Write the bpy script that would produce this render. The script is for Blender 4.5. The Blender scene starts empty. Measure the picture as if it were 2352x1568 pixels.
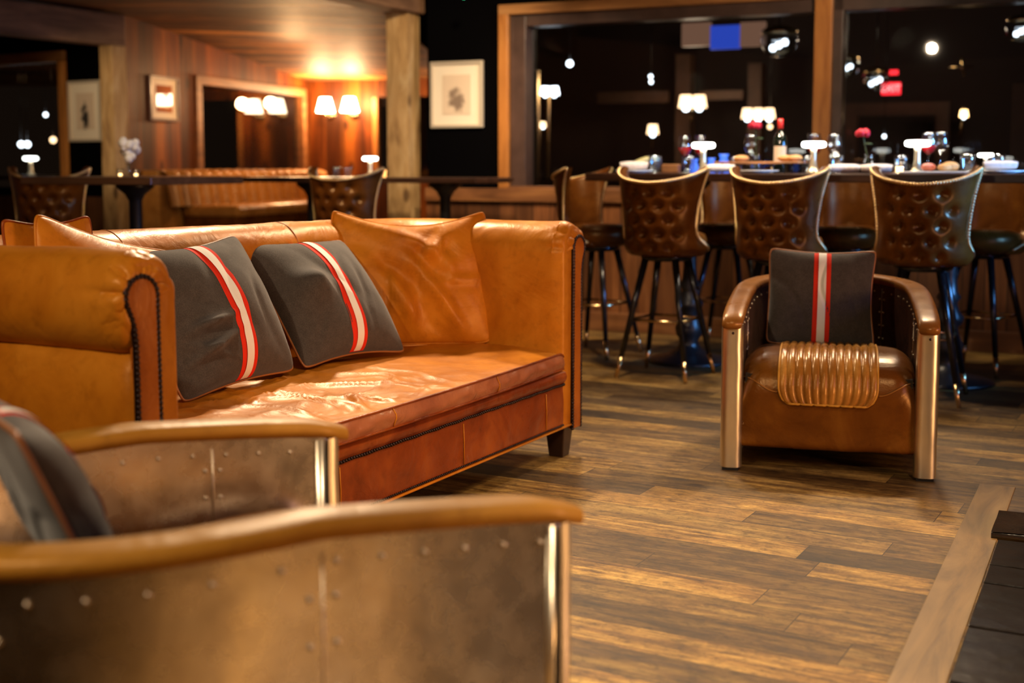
import bpy, bmesh, math, random
from mathutils import Vector, Matrix, noise
random.seed(7)
PI = math.pi
C = bpy.context.scene.collection
sc = bpy.context.scene
# ------------------------------------------------------------------ camera
cam = bpy.data.cameras.new('camera'); camo = bpy.data.objects.new('camera', cam); C.objects.link(camo)
camo.location = (0, 0, 1.12); camo.rotation_euler = (PI/2 - math.radians(5.5), 0, 0)
cam.sensor_width = 36; cam.lens = 36*2900/2352; cam.shift_y = -0.0509
cam.clip_start = .05; cam.clip_end = 60
cam.dof.use_dof = True; cam.dof.focus_distance = 3.95; cam.dof.aperture_fstop = 1.9
sc.camera = camo
# ------------------------------------------------------------------ world, exposure
w = bpy.data.worlds.new('night'); sc.world = w; w.use_nodes = True
w.node_tree.nodes['Background'].inputs[0].default_value = (.9, .5, .28, 1)
w.node_tree.nodes['Background'].inputs[1].default_value = .006
sc.view_settings.view_transform = 'Standard'; sc.view_settings.look = 'None'
sc.view_settings.gamma = 1; sc.view_settings.use_curve_mapping = False
sc.view_settings.exposure = 0.22
sc.cycles.use_denoising = True; sc.cycles.max_bounces = 7; sc.cycles.diffuse_bounces = 3
sc.cycles.glossy_bounces = 3; sc.cycles.transmission_bounces = 6; sc.cycles.transparent_max_bounces = 8
sc.cycles.sample_clamp_indirect = 4; sc.cycles.caustics_reflective = False; sc.cycles.caustics_refractive = False
def area(name, loc, target, size, power, col, sy=None, spread=180):
    l = bpy.data.lights.new(name, 'AREA'); l.energy = power; l.color = col; l.size = size; l.spread = math.radians(spread)
    if sy: l.shape = 'RECTANGLE'; l.size_y = sy
    o = bpy.data.objects.new(name, l); C.objects.link(o); o.location = loc
    o.rotation_euler = (Vector(target)-Vector(loc)).to_track_quat('-Z', 'Y').to_euler(); return o
def spot(name, loc, target, power, col, ang=70, blend=.6, r=.08):
    l = bpy.data.lights.new(name, 'SPOT'); l.energy = power; l.color = col; l.spot_size = math.radians(ang)
    l.spot_blend = blend; l.shadow_soft_size = r
    o = bpy.data.objects.new(name, l); C.objects.link(o); o.location = loc
    o.rotation_euler = (Vector(target)-Vector(loc)).to_track_quat('-Z', 'Y').to_euler(); return o
def point(name, loc, power, col, r=.04):
    l = bpy.data.lights.new(name, 'POINT'); l.energy = power; l.color = col; l.shadow_soft_size = r
    o = bpy.data.objects.new(name, l); C.objects.link(o); o.location = loc; return o
WARM = (1, .76, .50); WARM2 = (1, .56, .24); WHITE = (1, .84, .64); PURP = (.62, .42, 1)
spot('ceiling_spot_sofa', (-.9, 6.0, 2.6), (-.5, 3.9, .4), 310, WARM, 75, .7, .09)
spot('ceiling_spot_back', (.35, 6.3, 2.6), (.1, 4.6, .4), 165, WARM, 62, .7, .09)
spot('front_fill_spot', (-1.6, .6, 2.6), (-.9, 3.1, .6), 175, WARM, 85, .8, .05)  # added warm fill from the camera's left
spot('right_fill_spot', (.9, .7, 2.6), (-.1, 4.2, .4), 120, WARM, 42, .9, .12)  # added front fill aimed at the sofa
spot('ceiling_spot_floor', (1.2, 2.0, 2.65), (.7, 3.0, 0), 230, WARM, 70, .9, .08)
spot('hearth_floor_fill', (1.7, .7, 2.6), (1.2, 1.0, 0), 900, WARM, 72, .9, .12)  # added lamp brightening the floor that the near chair's metal reflects
area('screen_glow_right', (3.2, 2.9, 1.2), (.2, 4.1, .3), .6, 7, PURP)
area('warm_fill_right', (3.1, 2.5, .55), (-.2, 3.9, .45), .7, 20, (1, .52, .20), .5, 120)  # added warm fill low on the right, source unseen
spot('ceiling_spot_chair', (1.9, 6.2, 2.6), (1.3, 4.6, .4), 175, WARM, 60, .7, .08)
spot('ceiling_spot_stools', (.70, 6.0, 2.7), (1.05, 6.6, .3), 150, WARM, 72, .8, .06)
spot('single_stool_fill', (-1.5, 6.3, 2.6), (-1.0, 7.9, .95), 160, WARM, 40, .8, .06)  # lamp added to bring out the stool behind the sofa
spot('wainscot_fill', (.3, 7.3, 2.65), (.3, 8.9, .6), 210, WARM, 75, .9, .06)  # lamp added to lift the dark wainscot
area('table_pendant_light', (0.95, 7.10, 2.35), (0.95, 7.10, 1.1), .14, 10, WHITE, None, 120)
area('table_pendant_light', (1.65, 6.75, 2.35), (1.65, 6.75, 1.1), .14, 10, WHITE, None, 120)
area('table_pendant_light', (2.35, 6.40, 2.35), (2.35, 6.40, 1.1), .14, 10, WHITE, None, 120)
area('blue_glow_stools', (3.75, 5.2, 1.45), (2.15, 6.2, .98), .5, 11, (.12, .40, 1), .5, 55)
spot('left_post_fill', (-3.15, 8.3, 2.0), (-3.3, 10.22, 1.5), 75, WARM, 44, .8, .06)  # added low lamp brightening the left post and print
spot('left_table_fill', (-1.5, 5.6, 2.6), (-2.4, 7.6, 1.05), 95, WARM, 50, .8, .06)  # lamp added for the flowers and edge of the left table
spot('wall_washer_alcove', (-1.7, 10.2, 2.15), (-3.0, 11.2, 1.35), 12, (1, .55, .24), 75, .9, .06)
spot('ceiling_spot_picture', (-.1, 6.9, 2.6), (-.50, 9.3, 1.4), 230, WARM, 56, .8, .08)
spot('window_trim_fill', (2.2, 5.9, 2.3), (1.1, 8.5, 2.15), 130, WARM, 75, .9, .04)  # added lamp grazing the window trim to brighten it
spot('reflector_wall_spot', (2.6, .6, 2.5), (3.3, 1.0, .9), 120, WARM, 110, .9, .1)  # added lamp lighting the wall that the metal reflects
spot('wall_washer_rear', (.6, -1.4, 2.5), (.9, -2.9, .9), 90, WARM, 120, .9, .1)

# ------------------------------------------------------------------ helpers
class MB:
    def __init__(s): s.v = []; s.f = []
    def add(s, vs, fs):
        n = len(s.v); s.v += [tuple(p) for p in vs]; s.f += [tuple(i+n for i in f) for f in fs]; return s
    def box(s, x0, x1, y0, y1, z0, z1, M=None):
        vs = [Vector((x, y, z)) for x in (x0, x1) for y in (y0, y1) for z in (z0, z1)]
        if M: vs = [M @ p for p in vs]
        return s.add(vs, [(0, 1, 3, 2), (4, 6, 7, 5), (0, 4, 5, 1), (2, 3, 7, 6), (0, 2, 6, 4), (1, 5, 7, 3)])
    def tube(s, pts, r, n=8, closed=False, caps=True):
        pts = [Vector(p) for p in pts]; m = len(pts); vs = []; up = None
        for i, p in enumerate(pts):
            a = pts[(i-1) % m] if (closed or i > 0) else p; b = pts[(i+1) % m] if (closed or i < m-1) else p
            t = (b-a)
            t = t.normalized() if t.length > 1e-9 else Vector((0, 0, 1))
            if up is None: up = Vector((0, 0, 1)) if abs(t.z) < .9 else Vector((1, 0, 0))
            u = up - t*up.dot(t)
            if u.length < 1e-5: u = t.orthogonal()
            u.normalize(); up = u; q = t.cross(u); rr = r(i/(m-1)) if callable(r) else r
            for k in range(n): vs.append(p + (u*math.cos(2*PI*k/n) + q*math.sin(2*PI*k/n))*rr)
        fs = []
        for i in range(m if closed else m-1):
            j = (i+1) % m
            for k in range(n): fs.append((i*n+k, i*n+(k+1) % n, j*n+(k+1) % n, j*n+k))
        if caps and not closed: fs += [tuple(range(n))[::-1], tuple(range((m-1)*n, m*n))]
        return s.add(vs, fs)
    def lathe(s, prof, n=24, M=None):
        vs = []; m = len(prof)
        for (r, z) in prof:
            for k in range(n):
                p = Vector((max(r, 1e-4)*math.cos(2*PI*k/n), max(r, 1e-4)*math.sin(2*PI*k/n), z)); vs.append(M @ p if M else p)
        fs = []
        for i in range(m-1):
            for k in range(n): fs.append((i*n+k, i*n+(k+1) % n, (i+1)*n+(k+1) % n, (i+1)*n+k))
        fs += [tuple(range(n))[::-1], tuple(range((m-1)*n, m*n))]
        return s.add(vs, fs)
    def ball(s, c, r, n=8, m=5, sq=(1, 1, 1)):
        c = Vector(c); vs = [c+Vector((0, 0, r*sq[2]))]
        for i in range(1, m):
            for k in range(n):
                vs.append(c+Vector((r*sq[0]*math.sin(PI*i/m)*math.cos(2*PI*k/n), r*sq[1]*math.sin(PI*i/m)*math.sin(2*PI*k/n), r*sq[2]*math.cos(PI*i/m))))
        vs.append(c-Vector((0, 0, r*sq[2]))); fs = []
        for k in range(n):
            fs.append((0, 1+k, 1+(k+1) % n)); fs.append((len(vs)-1, 1+(m-2)*n+(k+1) % n, 1+(m-2)*n+k))
            for i in range(m-2): fs.append((1+i*n+k, 1+(i+1)*n+k, 1+(i+1)*n+(k+1) % n, 1+i*n+(k+1) % n))
        return s.add(vs, fs)
    def grid(s, P, nu, nv, closed=False):
        vs = [P(i/nu, j/nv) for i in range(nu+1) for j in range(nv+1)]; fs = []
        for i in range(nu):
            for j in range(nv): fs.append((i*(nv+1)+j, (i+1)*(nv+1)+j, (i+1)*(nv+1)+j+1, i*(nv+1)+j+1))
        return s.add(vs, fs)
    def beads(s, pts, step, r, n=6, m=4):
        acc = 0; pts = [Vector(p) for p in pts]; s.ball(pts[0], r, n, m)
        for a, b in zip(pts, pts[1:]):
            L = (b-a).length; d = step-acc
            while d < L: s.ball(a+(b-a)*(d/L), r, n, m); d += step
            acc = (L-(d-step)) if L > 0 else acc
        return s
    def build(s, name, mat, parent=None, smooth=True, bevel=0, loc=None, rot=0, weld=False, sub=0):
        me = bpy.data.meshes.new(name); me.from_pydata(s.v, [], s.f); me.update()
        bm = bmesh.new(); bm.from_mesh(me)
        if weld: bmesh.ops.remove_doubles(bm, verts=bm.verts, dist=1e-5)
        bmesh.ops.recalc_face_normals(bm, faces=bm.faces)
        bm.to_mesh(me); bm.free()
        o = bpy.data.objects.new(name, me); C.objects.link(o)
        me.materials.append(mat)
        if smooth: me.shade_smooth()
        if bevel:
            b = o.modifiers.new('bevel', 'BEVEL'); b.width = bevel; b.segments = 2; b.limit_method = 'ANGLE'; b.angle_limit = .6
            me.shade_flat()
        elif smooth == 'auto':
            me.set_sharp_from_angle(angle=.7)
        if sub: d = o.modifiers.new('sub', 'SUBSURF'); d.levels = sub; d.render_levels = sub
        if parent: o.parent = parent
        if loc is not None: o.location = loc; o.rotation_euler = (0, 0, rot)
        return o
def tag(o, label, cat, group=None, kind=None):
    o['label'] = label; o['category'] = cat
    if group: o['group'] = group
    if kind: o['kind'] = kind
    return o
def thing(name, label, cat, loc=(0, 0, 0), rot=0, group=None):
    o = bpy.data.objects.new(name, None); C.objects.link(o); o.location = loc; o.rotation_euler = (0, 0, rot); o.empty_display_size = .1
    return tag(o, label, cat, group)
def struct(o): o['kind'] = 'structure'; return o
def kids(o): return [c for c in bpy.data.objects if c.parent == o]
def dup(root, loc, rot, label):
    r = root.copy(); C.objects.link(r); r.location = loc; r.rotation_euler = (0, 0, rot); r['label'] = label
    for ch in kids(root):
        c = ch.copy(); C.objects.link(c); c.parent = r
        for g in kids(ch):
            d = g.copy(); C.objects.link(d); d.parent = c
    return r
def ns(x, y, z=0, sc_=1): return noise.noise(Vector((x*sc_, y*sc_, z*sc_)))
# ------------------------------------------------------------------ materials
class NT:
    def __init__(s, name):
        s.m = bpy.data.materials.new(name); s.m.use_nodes = True; s.t = s.m.node_tree; s.b = s.t.nodes['Principled BSDF']
    def n(s, typ, **kw):
        o = s.t.nodes.new(typ)
        for k, v in kw.items():
            if hasattr(o, k): setattr(o, k, v)
            else: o.inputs[k.replace('_', ' ')].default_value = v
        return o
    def l(s, a, b): s.t.links.new(a, b)
    def set(s, **kw):
        for k, v in kw.items(): s.b.inputs[k.replace('_', ' ')].default_value = v
        return s
    def ramp(s, src, stops):
        r = s.n('ShaderNodeValToRGB'); e = r.color_ramp.elements
        while len(e) < len(stops): e.new(.5)
        for i, (p, c) in enumerate(stops): e[i].position = p; e[i].color = (*c, 1) if len(c) == 3 else c
        s.l(src, r.inputs[0]); return r.outputs[0]
    def math(s, op, a, b=None):
        m = s.n('ShaderNodeMath', operation=op)
        for i, x in enumerate((a, b)):
            if x is None: continue
            if isinstance(x, (int, float)): m.inputs[i].default_value = x
            else: s.l(x, m.inputs[i])
        return m.outputs[0]
    def coord(s, scale=(1, 1, 1), kind='Object', rotz=0):
        c = s.n('ShaderNodeTexCoord'); mp = s.n('ShaderNodeMapping'); mp.inputs['Scale'].default_value = scale
        mp.inputs['Rotation'].default_value = (0, 0, rotz); s.l(c.outputs[kind], mp.inputs[0]); return mp.outputs[0]
    def noise(s, co, scale, detail=4, rough=.55, dist=0):
        n = s.n('ShaderNodeTexNoise'); n.inputs['Scale'].default_value = scale; n.inputs['Detail'].default_value = detail
        n.inputs['Roughness'].default_value = rough; n.inputs['Distortion'].default_value = dist; s.l(co, n.inputs['Vector']); return n.outputs[0]
    def bump(s, h, strength=.3, dist=.01, prev=None):
        b = s.n('ShaderNodeBump'); b.inputs['Strength'].default_value = strength; b.inputs['Distance'].default_value = dist
        s.l(h, b.inputs['Height'])
        if prev: s.l(prev, b.inputs['Normal'])
        return b.outputs[0]
    def mix(s, f, a, b, typ='MIX'):
        m = s.n('ShaderNodeMix', data_type='RGBA', blend_type=typ)
        for i, x in ((0, f), (6, a), (7, b)):
            if isinstance(x, (int, float)): m.inputs[i].default_value = x
            elif isinstance(x, tuple): m.inputs[i].default_value = (*x, 1)
            else: s.l(x, m.inputs[i])
        return m.outputs[2]
def leather(name, c1, c2, c3, rough=.36, wr=.5, spec=.5, ws=6, tint=(1, .66, .34)):
    t = NT(name); co = t.coord()
    n1 = t.noise(co, 3.5, 5, .6, .6); col = t.ramp(n1, [(.28, c1), (.5, c2), (.72, c3)])
    n2 = t.noise(co, 22, 4, .7); col = t.mix(t.ramp(n2, [(.52, (0, 0, 0)), (.75, (.35, .35, .35))]), col, tuple(x*.55 for x in c1)); t.l(col, t.b.inputs['Base Color'])
    r = t.n('ShaderNodeMapRange'); t.l(t.noise(co, 9, 4), r.inputs[0]); r.inputs['To Min'].default_value = rough-.1; r.inputs['To Max'].default_value = rough+.14
    t.l(r.outputs[0], t.b.inputs['Roughness'])
    v = t.n('ShaderNodeTexVoronoi'); v.inputs['Scale'].default_value = 260; t.l(co, v.inputs['Vector'])
    b1 = t.bump(v.outputs['Distance'], .12, .0012)
    b2 = t.bump(t.noise(co, ws, 5, .5, 1.2), wr, .02, b1); t.l(b2, t.b.inputs['Normal'])
    t.set(Specular_IOR_Level=spec, Specular_Tint=(*tint, 1)); return t.m
def simple(name, col, rough=.5, metal=0, spec=.5, bump=0, bs=40, var=0, coat=0):
    t = NT(name); t.set(Base_Color=(*col, 1), Roughness=rough, Metallic=metal, Specular_IOR_Level=spec, Coat_Weight=coat); co = t.coord()
    if var: t.l(t.ramp(t.noise(co, bs*.3, 4), [(.3, tuple(c*(1-var) for c in col)), (.7, tuple(min(1, c*(1+var)) for c in col))]), t.b.inputs['Base Color'])
    if bump: t.l(t.bump(t.noise(co, bs, 5), bump, .004), t.b.inputs['Normal'])
    return t.m
def emit(name, col, s):
    t = NT(name); t.set(Base_Color=(0, 0, 0, 1), Emission_Color=(*col, 1), Emission_Strength=s); return t.m
def wood(name, cs, scale=(1, 1, .12), gs=14, rough=.5, bump=.35, knots=True, plank=0, pdir='X', gap=.006, spec=.4):
    t = NT(name); co = t.coord(scale); g = t.noise(co, gs, 6, .62, 1.0)
    col = t.ramp(g, [(.28, cs[0]), (.5, cs[1]), (.72, cs[2])])
    big = t.noise(t.coord(), 1.6, 3); col = t.mix(.8, col, t.ramp(big, [(.3, (.5, .5, .5)), (.7, (1, 1, 1))]), 'MULTIPLY')
    if knots:
        v = t.n('ShaderNodeTexVoronoi'); v.inputs['Scale'].default_value = 5; t.l(t.coord((1, 1, .5)), v.inputs['Vector'])
        k = t.ramp(v.outputs['Distance'], [(.0, (.16, .12, .1)), (.10, (.35, .3, .25)), (.17, (1, 1, 1))]); col = t.mix(1, col, k, 'MULTIPLY')
    h = g
    if plank:
        c = t.n('ShaderNodeTexCoord'); sp = t.n('ShaderNodeSeparateXYZ'); t.l(c.outputs['Object'], sp.inputs[0])
        a = t.math('DIVIDE', sp.outputs[pdir], plank); fr = t.math('FRACT', a); row = t.math('FLOOR', a)
        wn = t.n('ShaderNodeTexWhiteNoise', noise_dimensions='1D'); t.l(row, wn.inputs['W'])
        col = t.mix(1, col, t.ramp(wn.outputs[0], [(0, (.45, .42, .4)), (.5, (.8, .75, .7)), (1, (1.25, 1.15, 1.05))]), 'MULTIPLY')
        d = t.math('MULTIPLY', t.math('MINIMUM', fr, t.math('SUBTRACT', 1.0, fr)), plank)
        gp = t.math('LESS_THAN', d, gap/2); col = t.mix(gp, col, (.008, .005, .003)); h = t.math('SUBTRACT', g, t.math('MULTIPLY', gp, 2))
    t.l(col, t.b.inputs['Base Color']); t.set(Roughness=rough, Specular_IOR_Level=spec)
    t.l(t.bump(h, bump, .01), t.b.inputs['Normal']); return t.m
def floor_mat():
    t = NT('plank_floor'); c = t.n('ShaderNodeTexCoord'); sp = t.n('ShaderNodeSeparateXYZ'); t.l(c.outputs['Object'], sp.inputs[0])
    X, Y = sp.outputs['X'], sp.outputs['Y']; W = .145; L = 1.25
    a = t.math('DIVIDE', Y, W); row = t.math('FLOOR', a); fy = t.math('FRACT', a)
    wn = t.n('ShaderNodeTexWhiteNoise', noise_dimensions='1D'); t.l(row, wn.inputs['W'])
    b = t.math('ADD', t.math('DIVIDE', X, L), t.math('MULTIPLY', wn.outputs[0], 7.3)); colm = t.math('FLOOR', b); fx = t.math('FRACT', b)
    cx = t.n('ShaderNodeCombineXYZ'); t.l(row, cx.inputs[0]); t.l(colm, cx.inputs[1])
    w2 = t.n('ShaderNodeTexWhiteNoise', noise_dimensions='2D'); t.l(cx.outputs[0], w2.inputs['Vector'])
    off = t.n('ShaderNodeVectorMath', operation='ADD'); t.l(c.outputs['Object'], off.inputs[0])
    sc3 = t.n('ShaderNodeVectorMath', operation='SCALE'); t.l(w2.outputs['Color'], sc3.inputs[0]); sc3.inputs[3].default_value = 9; t.l(sc3.outputs[0], off.inputs[1])
    mp = t.n('ShaderNodeMapping'); mp.inputs['Scale'].default_value = (.20, 2.2, 1); t.l(off.outputs[0], mp.inputs[0])
    g = t.noise(mp.outputs[0], 9, 9, .72, 1.3); mp2 = t.n('ShaderNodeMapping'); mp2.inputs['Scale'].default_value = (.8, 1.3, 1); t.l(off.outputs[0], mp2.inputs[0])
    g2 = t.noise(mp2.outputs[0], 3.2, 5, .7, .8)
    base = t.ramp(g, [(.30, (.055, .024, .007)), (.45, (.20, .108, .028)), (.60, (.38, .245, .075)), (.8, (.56, .42, .17))])
    base = t.mix(1, base, t.ramp(w2.outputs[0], [(0, (.26, .22, .20)), (.35, (.52, .45, .40)), (.65, (.90, .83, .74)), (1, (1.45, 1.32, 1.1))]), 'MULTIPLY')
    base = t.mix(.85, base, t.ramp(g2, [(.33, (.40, .36, .33)), (.55, (1, 1, 1))]), 'MULTIPLY')
    mp4 = t.n('ShaderNodeMapping'); mp4.inputs['Scale'].default_value = (.7, 1.4, 1); t.l(off.outputs[0], mp4.inputs[0])
    g3 = t.noise(mp4.outputs[0], 26, 8, .8, .4); base = t.mix(.9, base, t.ramp(g3, [(.38, (.34, .31, .28)), (.5, (.92, .93, .90)), (.64, (1.2, 1.2, 1.12))]), 'MULTIPLY')
    saw = t.n('ShaderNodeTexWave', wave_type='BANDS', bands_direction='X'); saw.inputs['Scale'].default_value = 13; saw.inputs['Distortion'].default_value = 11; saw.inputs['Detail'].default_value = 4; saw.inputs['Detail Scale'].default_value = 2.5; t.l(off.outputs[0], saw.inputs['Vector'])
    sm_ = t.math('MULTIPLY', t.ramp(w2.outputs[0], [(.45, (0, 0, 0)), (.6, (1, 1, 1))]), .15); base = t.mix(sm_, base, t.ramp(saw.outputs[0], [(.2, (.45, .42, .4)), (.6, (1.1, 1.1, 1.05))]), 'MULTIPLY')
    v = t.n('ShaderNodeTexVoronoi'); v.inputs['Scale'].default_value = 2.6; mp3 = t.n('ShaderNodeMapping'); mp3.inputs['Scale'].default_value = (.8, 1.6, 1); t.l(off.outputs[0], mp3.inputs[0]); t.l(mp3.outputs[0], v.inputs['Vector'])
    base = t.mix(1, base, t.ramp(v.outputs['Distance'], [(.0, (.12, .08, .06)), (.045, (.3, .24, .2)), (.08, (1, 1, 1))]), 'MULTIPLY')
    dy = t.math('MULTIPLY', t.math('MINIMUM', fy, t.math('SUBTRACT', 1.0, fy)), W)
    dx = t.math('MULTIPLY', t.math('MINIMUM', fx, t.math('SUBTRACT', 1.0, fx)), L)
    gp = t.math('LESS_THAN', t.math('MINIMUM', dx, dy), .0013)
    base = t.mix(gp, base, (.015, .008, .004)); t.l(base, t.b.inputs['Base Color'])
    r = t.n('ShaderNodeMapRange'); t.l(g, r.inputs[0]); r.inputs['To Min'].default_value = .44; r.inputs['To Max'].default_value = .68; t.l(r.outputs[0], t.b.inputs['Roughness'])
    h = t.math('SUBTRACT', g, gp); t.l(t.bump(h, .35, .006), t.b.inputs['Normal']); t.set(Specular_IOR_Level=.35); return t.m
def alu():
    t = NT('aged_aluminium'); co = t.coord(); n1 = t.noise(co, 5, 6, .65, .8)
    t.l(t.ramp(n1, [(.3, (.58, .50, .41)), (.5, (.78, .70, .60)), (.7, (.90, .84, .75))]), t.b.inputs['Base Color'])
    r = t.n('ShaderNodeMapRange'); t.l(t.noise(co, 16, 5), r.inputs[0]); r.inputs['To Min'].default_value = .14; r.inputs['To Max'].default_value = .40; t.l(r.outputs[0], t.b.inputs['Roughness'])
    b = t.bump(t.noise(co, 5, 3), .16, .02); t.l(t.bump(t.noise(co, 40, 2), .03, .002, b), t.b.inputs['Normal']); t.set(Metallic=1.0); return t.m
def fabric(name, c, sc_=420):
    t = NT(name); co = t.coord(); n = t.noise(co, 300, 2); n2 = t.noise(co, 40, 4)
    col = t.ramp(n, [(.35, tuple(x*.8 for x in c)), (.65, tuple(x*1.2 for x in c))]); col = t.mix(.5, col, t.ramp(n2, [(.3, (.7, .7, .7)), (.7, (1.2, 1.2, 1.2))]), 'MULTIPLY')
    t.l(col, t.b.inputs['Base Color']); t.l(t.bump(n, .3, .002), t.b.inputs['Normal']); t.set(Roughness=.92, Specular_IOR_Level=.15, Sheen_Weight=.25); return t.m
def pane_mat(name='window_glass', ior=1.45, rough=.02, edge=.8):
    t = NT(name); o = t.t.nodes['Material Output']; a = t.n('ShaderNodeBsdfTransparent'); a.inputs[0].default_value = (.93, .95, .97, 1)
    g = t.n('ShaderNodeBsdfGlossy'); g.inputs['Roughness'].default_value = rough; fr = t.n('ShaderNodeLayerWeight'); fr.inputs[0].default_value = .5; fac = t.math('ADD', t.math('MULTIPLY', t.math('POWER', fr.outputs['Facing'], 4.0), edge), .035+(ior-1.45)*.3)
    m = t.n('ShaderNodeMixShader'); t.l(fac, m.inputs[0]); t.l(a.outputs[0], m.inputs[1]); t.l(g.outputs[0], m.inputs[2]); t.l(m.outputs[0], o.inputs[0]); return t.m
M = {}
M['tan'] = leather('tan_leather', (.36, .098, .005), (.54, .175, .010), (.66, .245, .020), .36, .3)
M['tan_wr'] = leather('creased_tan_leather', (.38, .105, .005), (.56, .185, .011), (.67, .255, .022), .38, .35, .42, 6)
M['red'] = leather('red_brown_leather', (.10, .014, .004), (.23, .042, .008), (.36, .085, .013), .28, .4)
M['panel'] = leather('panel_leather', (.24, .055, .006), (.42, .11, .012), (.54, .165, .018), .30, .3)
M['pink'] = leather('mauve_brown_leather', (.26, .075, .035), (.36, .115, .050), (.42, .15, .06), .28, .5, .6, 7)
M['chairl'] = leather('dark_tan_leather', (.06, .015, .002), (.125, .038, .004), (.22, .085, .011), .28, .3)
M['rib'] = leather('ribbed_gold_brown_leather', (.14, .048, .008), (.34, .14, .022), (.55, .28, .06), .24, .2)
M['cap'] = leather('arm_cap_leather', (.14, .05, .010), (.25, .095, .018), (.34, .14, .03), .28, .2)
M['capg'] = leather('golden_arm_cap_leather', (.36, .15, .018), (.48, .22, .028), (.56, .27, .04), .42, .2)
M['stool'] = leather('brown_leather', (.04, .010, .001), (.085, .024, .003), (.14, .046, .006), .27, .10)
M['booth'] = leather('booth_leather', (.20, .07, .014), (.32, .13, .025), (.40, .17, .04), .26, .15)
M['nail'] = simple('dark_nail', (.035, .02, .018), .3, .8)
M['brassn'] = simple('brass_nail', (.85, .58, .28), .3, 1)
M['brass'] = simple('polished_brass', (.85, .58, .28), .22, 1)
M['black'] = simple('black_lacquer', (.008, .007, .008), .22, 0, .6)
M['iron'] = simple('black_iron', (.010, .009, .010), .35, 0, .6, .3, 60)
M['darkleg'] = simple('dark_wood_leg', (.035, .014, .008), .35, 0, .5, .1, 30, .3)
M['alu'] = alu(); M['post_metal'] = simple('brushed_post_metal', (.80, .70, .54), .33, 1, .5, .05, 12, .12); M['rivet'] = simple('rivet_metal', (.62, .52, .40), .35, 1)
M['lining'] = leather('dark_reflection_lining', (.05, .025, .018), (.075, .038, .026), (.10, .05, .035), .28, .3)  # dark room reflected in the metal lining, put into the colour
M['grey'] = fabric('charcoal_wool', (.070, .058, .050))
M['redst'] = simple('red_webbing', (.80, .035, .012), .8, 0, .2); M['whitest'] = simple('cream_webbing', (.93, .90, .84), .8, 0, .2)
M['pipe'] = simple('tan_piping', (.36, .13, .035), .4)
M['floor'] = floor_mat()
M['board'] = wood('edge_board_wood', [(.08, .04, .013), (.22, .125, .04), (.33, .20, .07)], (1, .1, 1), 12, .5, .2, False)
M['slate'] = simple('black_slate', (.012, .0085, .0065), .2, 0, .7, .9, 7, .5)
M['slategold'] = simple('rough_edge_slate', (.02, .014, .010), .14, 0, .8, 1.0, 5, .4)
M['wain'] = wood('wainscot_wood', [(.08, .028, .010), (.19, .072, .024), (.29, .12, .04)], (1, 1, .1), 12, .45, .3, False, .13)
M['rail'] = wood('rail_wood', [(.10, .036, .012), (.22, .085, .027), (.32, .135, .042)], (.1, 1, 1), 12, .45, .2, False)
M['trim'] = wood('window_trim_wood', [(.22, .07, .012), (.42, .155, .03), (.56, .24, .055)], (1, 1, .1), 12, .45, .2, False)
M['trimx'] = wood('window_head_wood', [(.20, .075, .02), (.36, .155, .045), (.46, .22, .07)], (.1, 1, 1), 12, .45, .2, False)
M['jamb'] = simple('dark_jamb', (.055, .030, .022), .35, 0, .5, .2, 20, .3)
M['post'] = wood('weathered_timber', [(.18, .085, .030), (.54, .32, .12), (.78, .54, .26)], (1, 1, .22), 9, .75, .8, True)
M['beam'] = wood('beam_timber', [(.10, .048, .025), (.24, .125, .062), (.36, .20, .10)], (1, .12, 1), 10, .7, .6, False)
M['lwall'] = wood('red_brown_boards', [(.05, .010, .001), (.16, .038, .004), (.32, .10, .012)], (1, 1, .09), 9, .5, .25, True, .20, spec=.2)
M['ceilw'] = wood('ceiling_boards', [(.010, .003, .001), (.14, .045, .008), (.62, .29, .07)], (.12, 1.2, 1), 8, .6, .8, False, .17, 'Y')
M['blackwall'] = simple('black_wall_paint', (.002, .0018, .002), 1, 0, 0)
M['plaster'] = simple('dark_ceiling_paint', (.012, .009, .008), .8)
M['roomwall'] = simple('warm_brown_wall', (.42, .27, .15), .7)
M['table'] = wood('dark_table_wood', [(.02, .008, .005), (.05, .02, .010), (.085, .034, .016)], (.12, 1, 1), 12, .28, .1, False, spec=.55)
M['tablelit'] = wood('lit_table_wood', [(.06, .025, .012), (.11, .05, .025), (.16, .075, .04)], (.12, 1, 1), 12, .3, .1, False, spec=.55)  # lighter copy of the table wood, lamplight put into the colour
M['pane'] = pane_mat(); M['glass'] = pane_mat('clear_glass', 1.7, .04, .55)
t = NT('red_wine_liquid'); t.set(Base_Color=(.95, .005, .02, 1), Roughness=.2, IOR=1.33); M['wine'] = t.m
M['lamp'] = emit('lamp_disc_white', (1, .97, .86), 7); M['lampstem'] = simple('cream_metal', (.75, .62, .42), .25, .6)
M['napkin'] = fabric('linen_napkin', (.62, .52, .44)); M['china'] = simple('white_china', (.75, .72, .68), .2)
M['petal_r'] = simple('red_petal', (.55, .008, .03), .5); M['petal_w'] = simple('white_petal', (.9, .85, .78), .6); M['green'] = simple('leaf_green', (.09, .13, .04), .5)
M['bottle'] = simple('dark_bottle_glass', (.008, .012, .008), .06, 0, .8, coat=.5); M['capsule'] = simple('red_capsule', (.75, .03, .02), .3); M['paper'] = simple('cream_label', (.75, .58, .42), .6)
M['blueglass'] = emit('blue_lit_glass', (.06, .20, 1), 1.2); M['bread'] = simple('bread_crust', (.55, .28, .10), .7, 0, .3, .5, 30, .3)  # blue light on the table glass put in as emission
M['ham'] = simple('pink_charcuterie', (.55, .16, .10), .45, 0, .4, .3, 30, .3); M['boardw'] = simple('serving_board', (.30, .13, .05), .4, 0, .4, .1, 20, .3)
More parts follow.
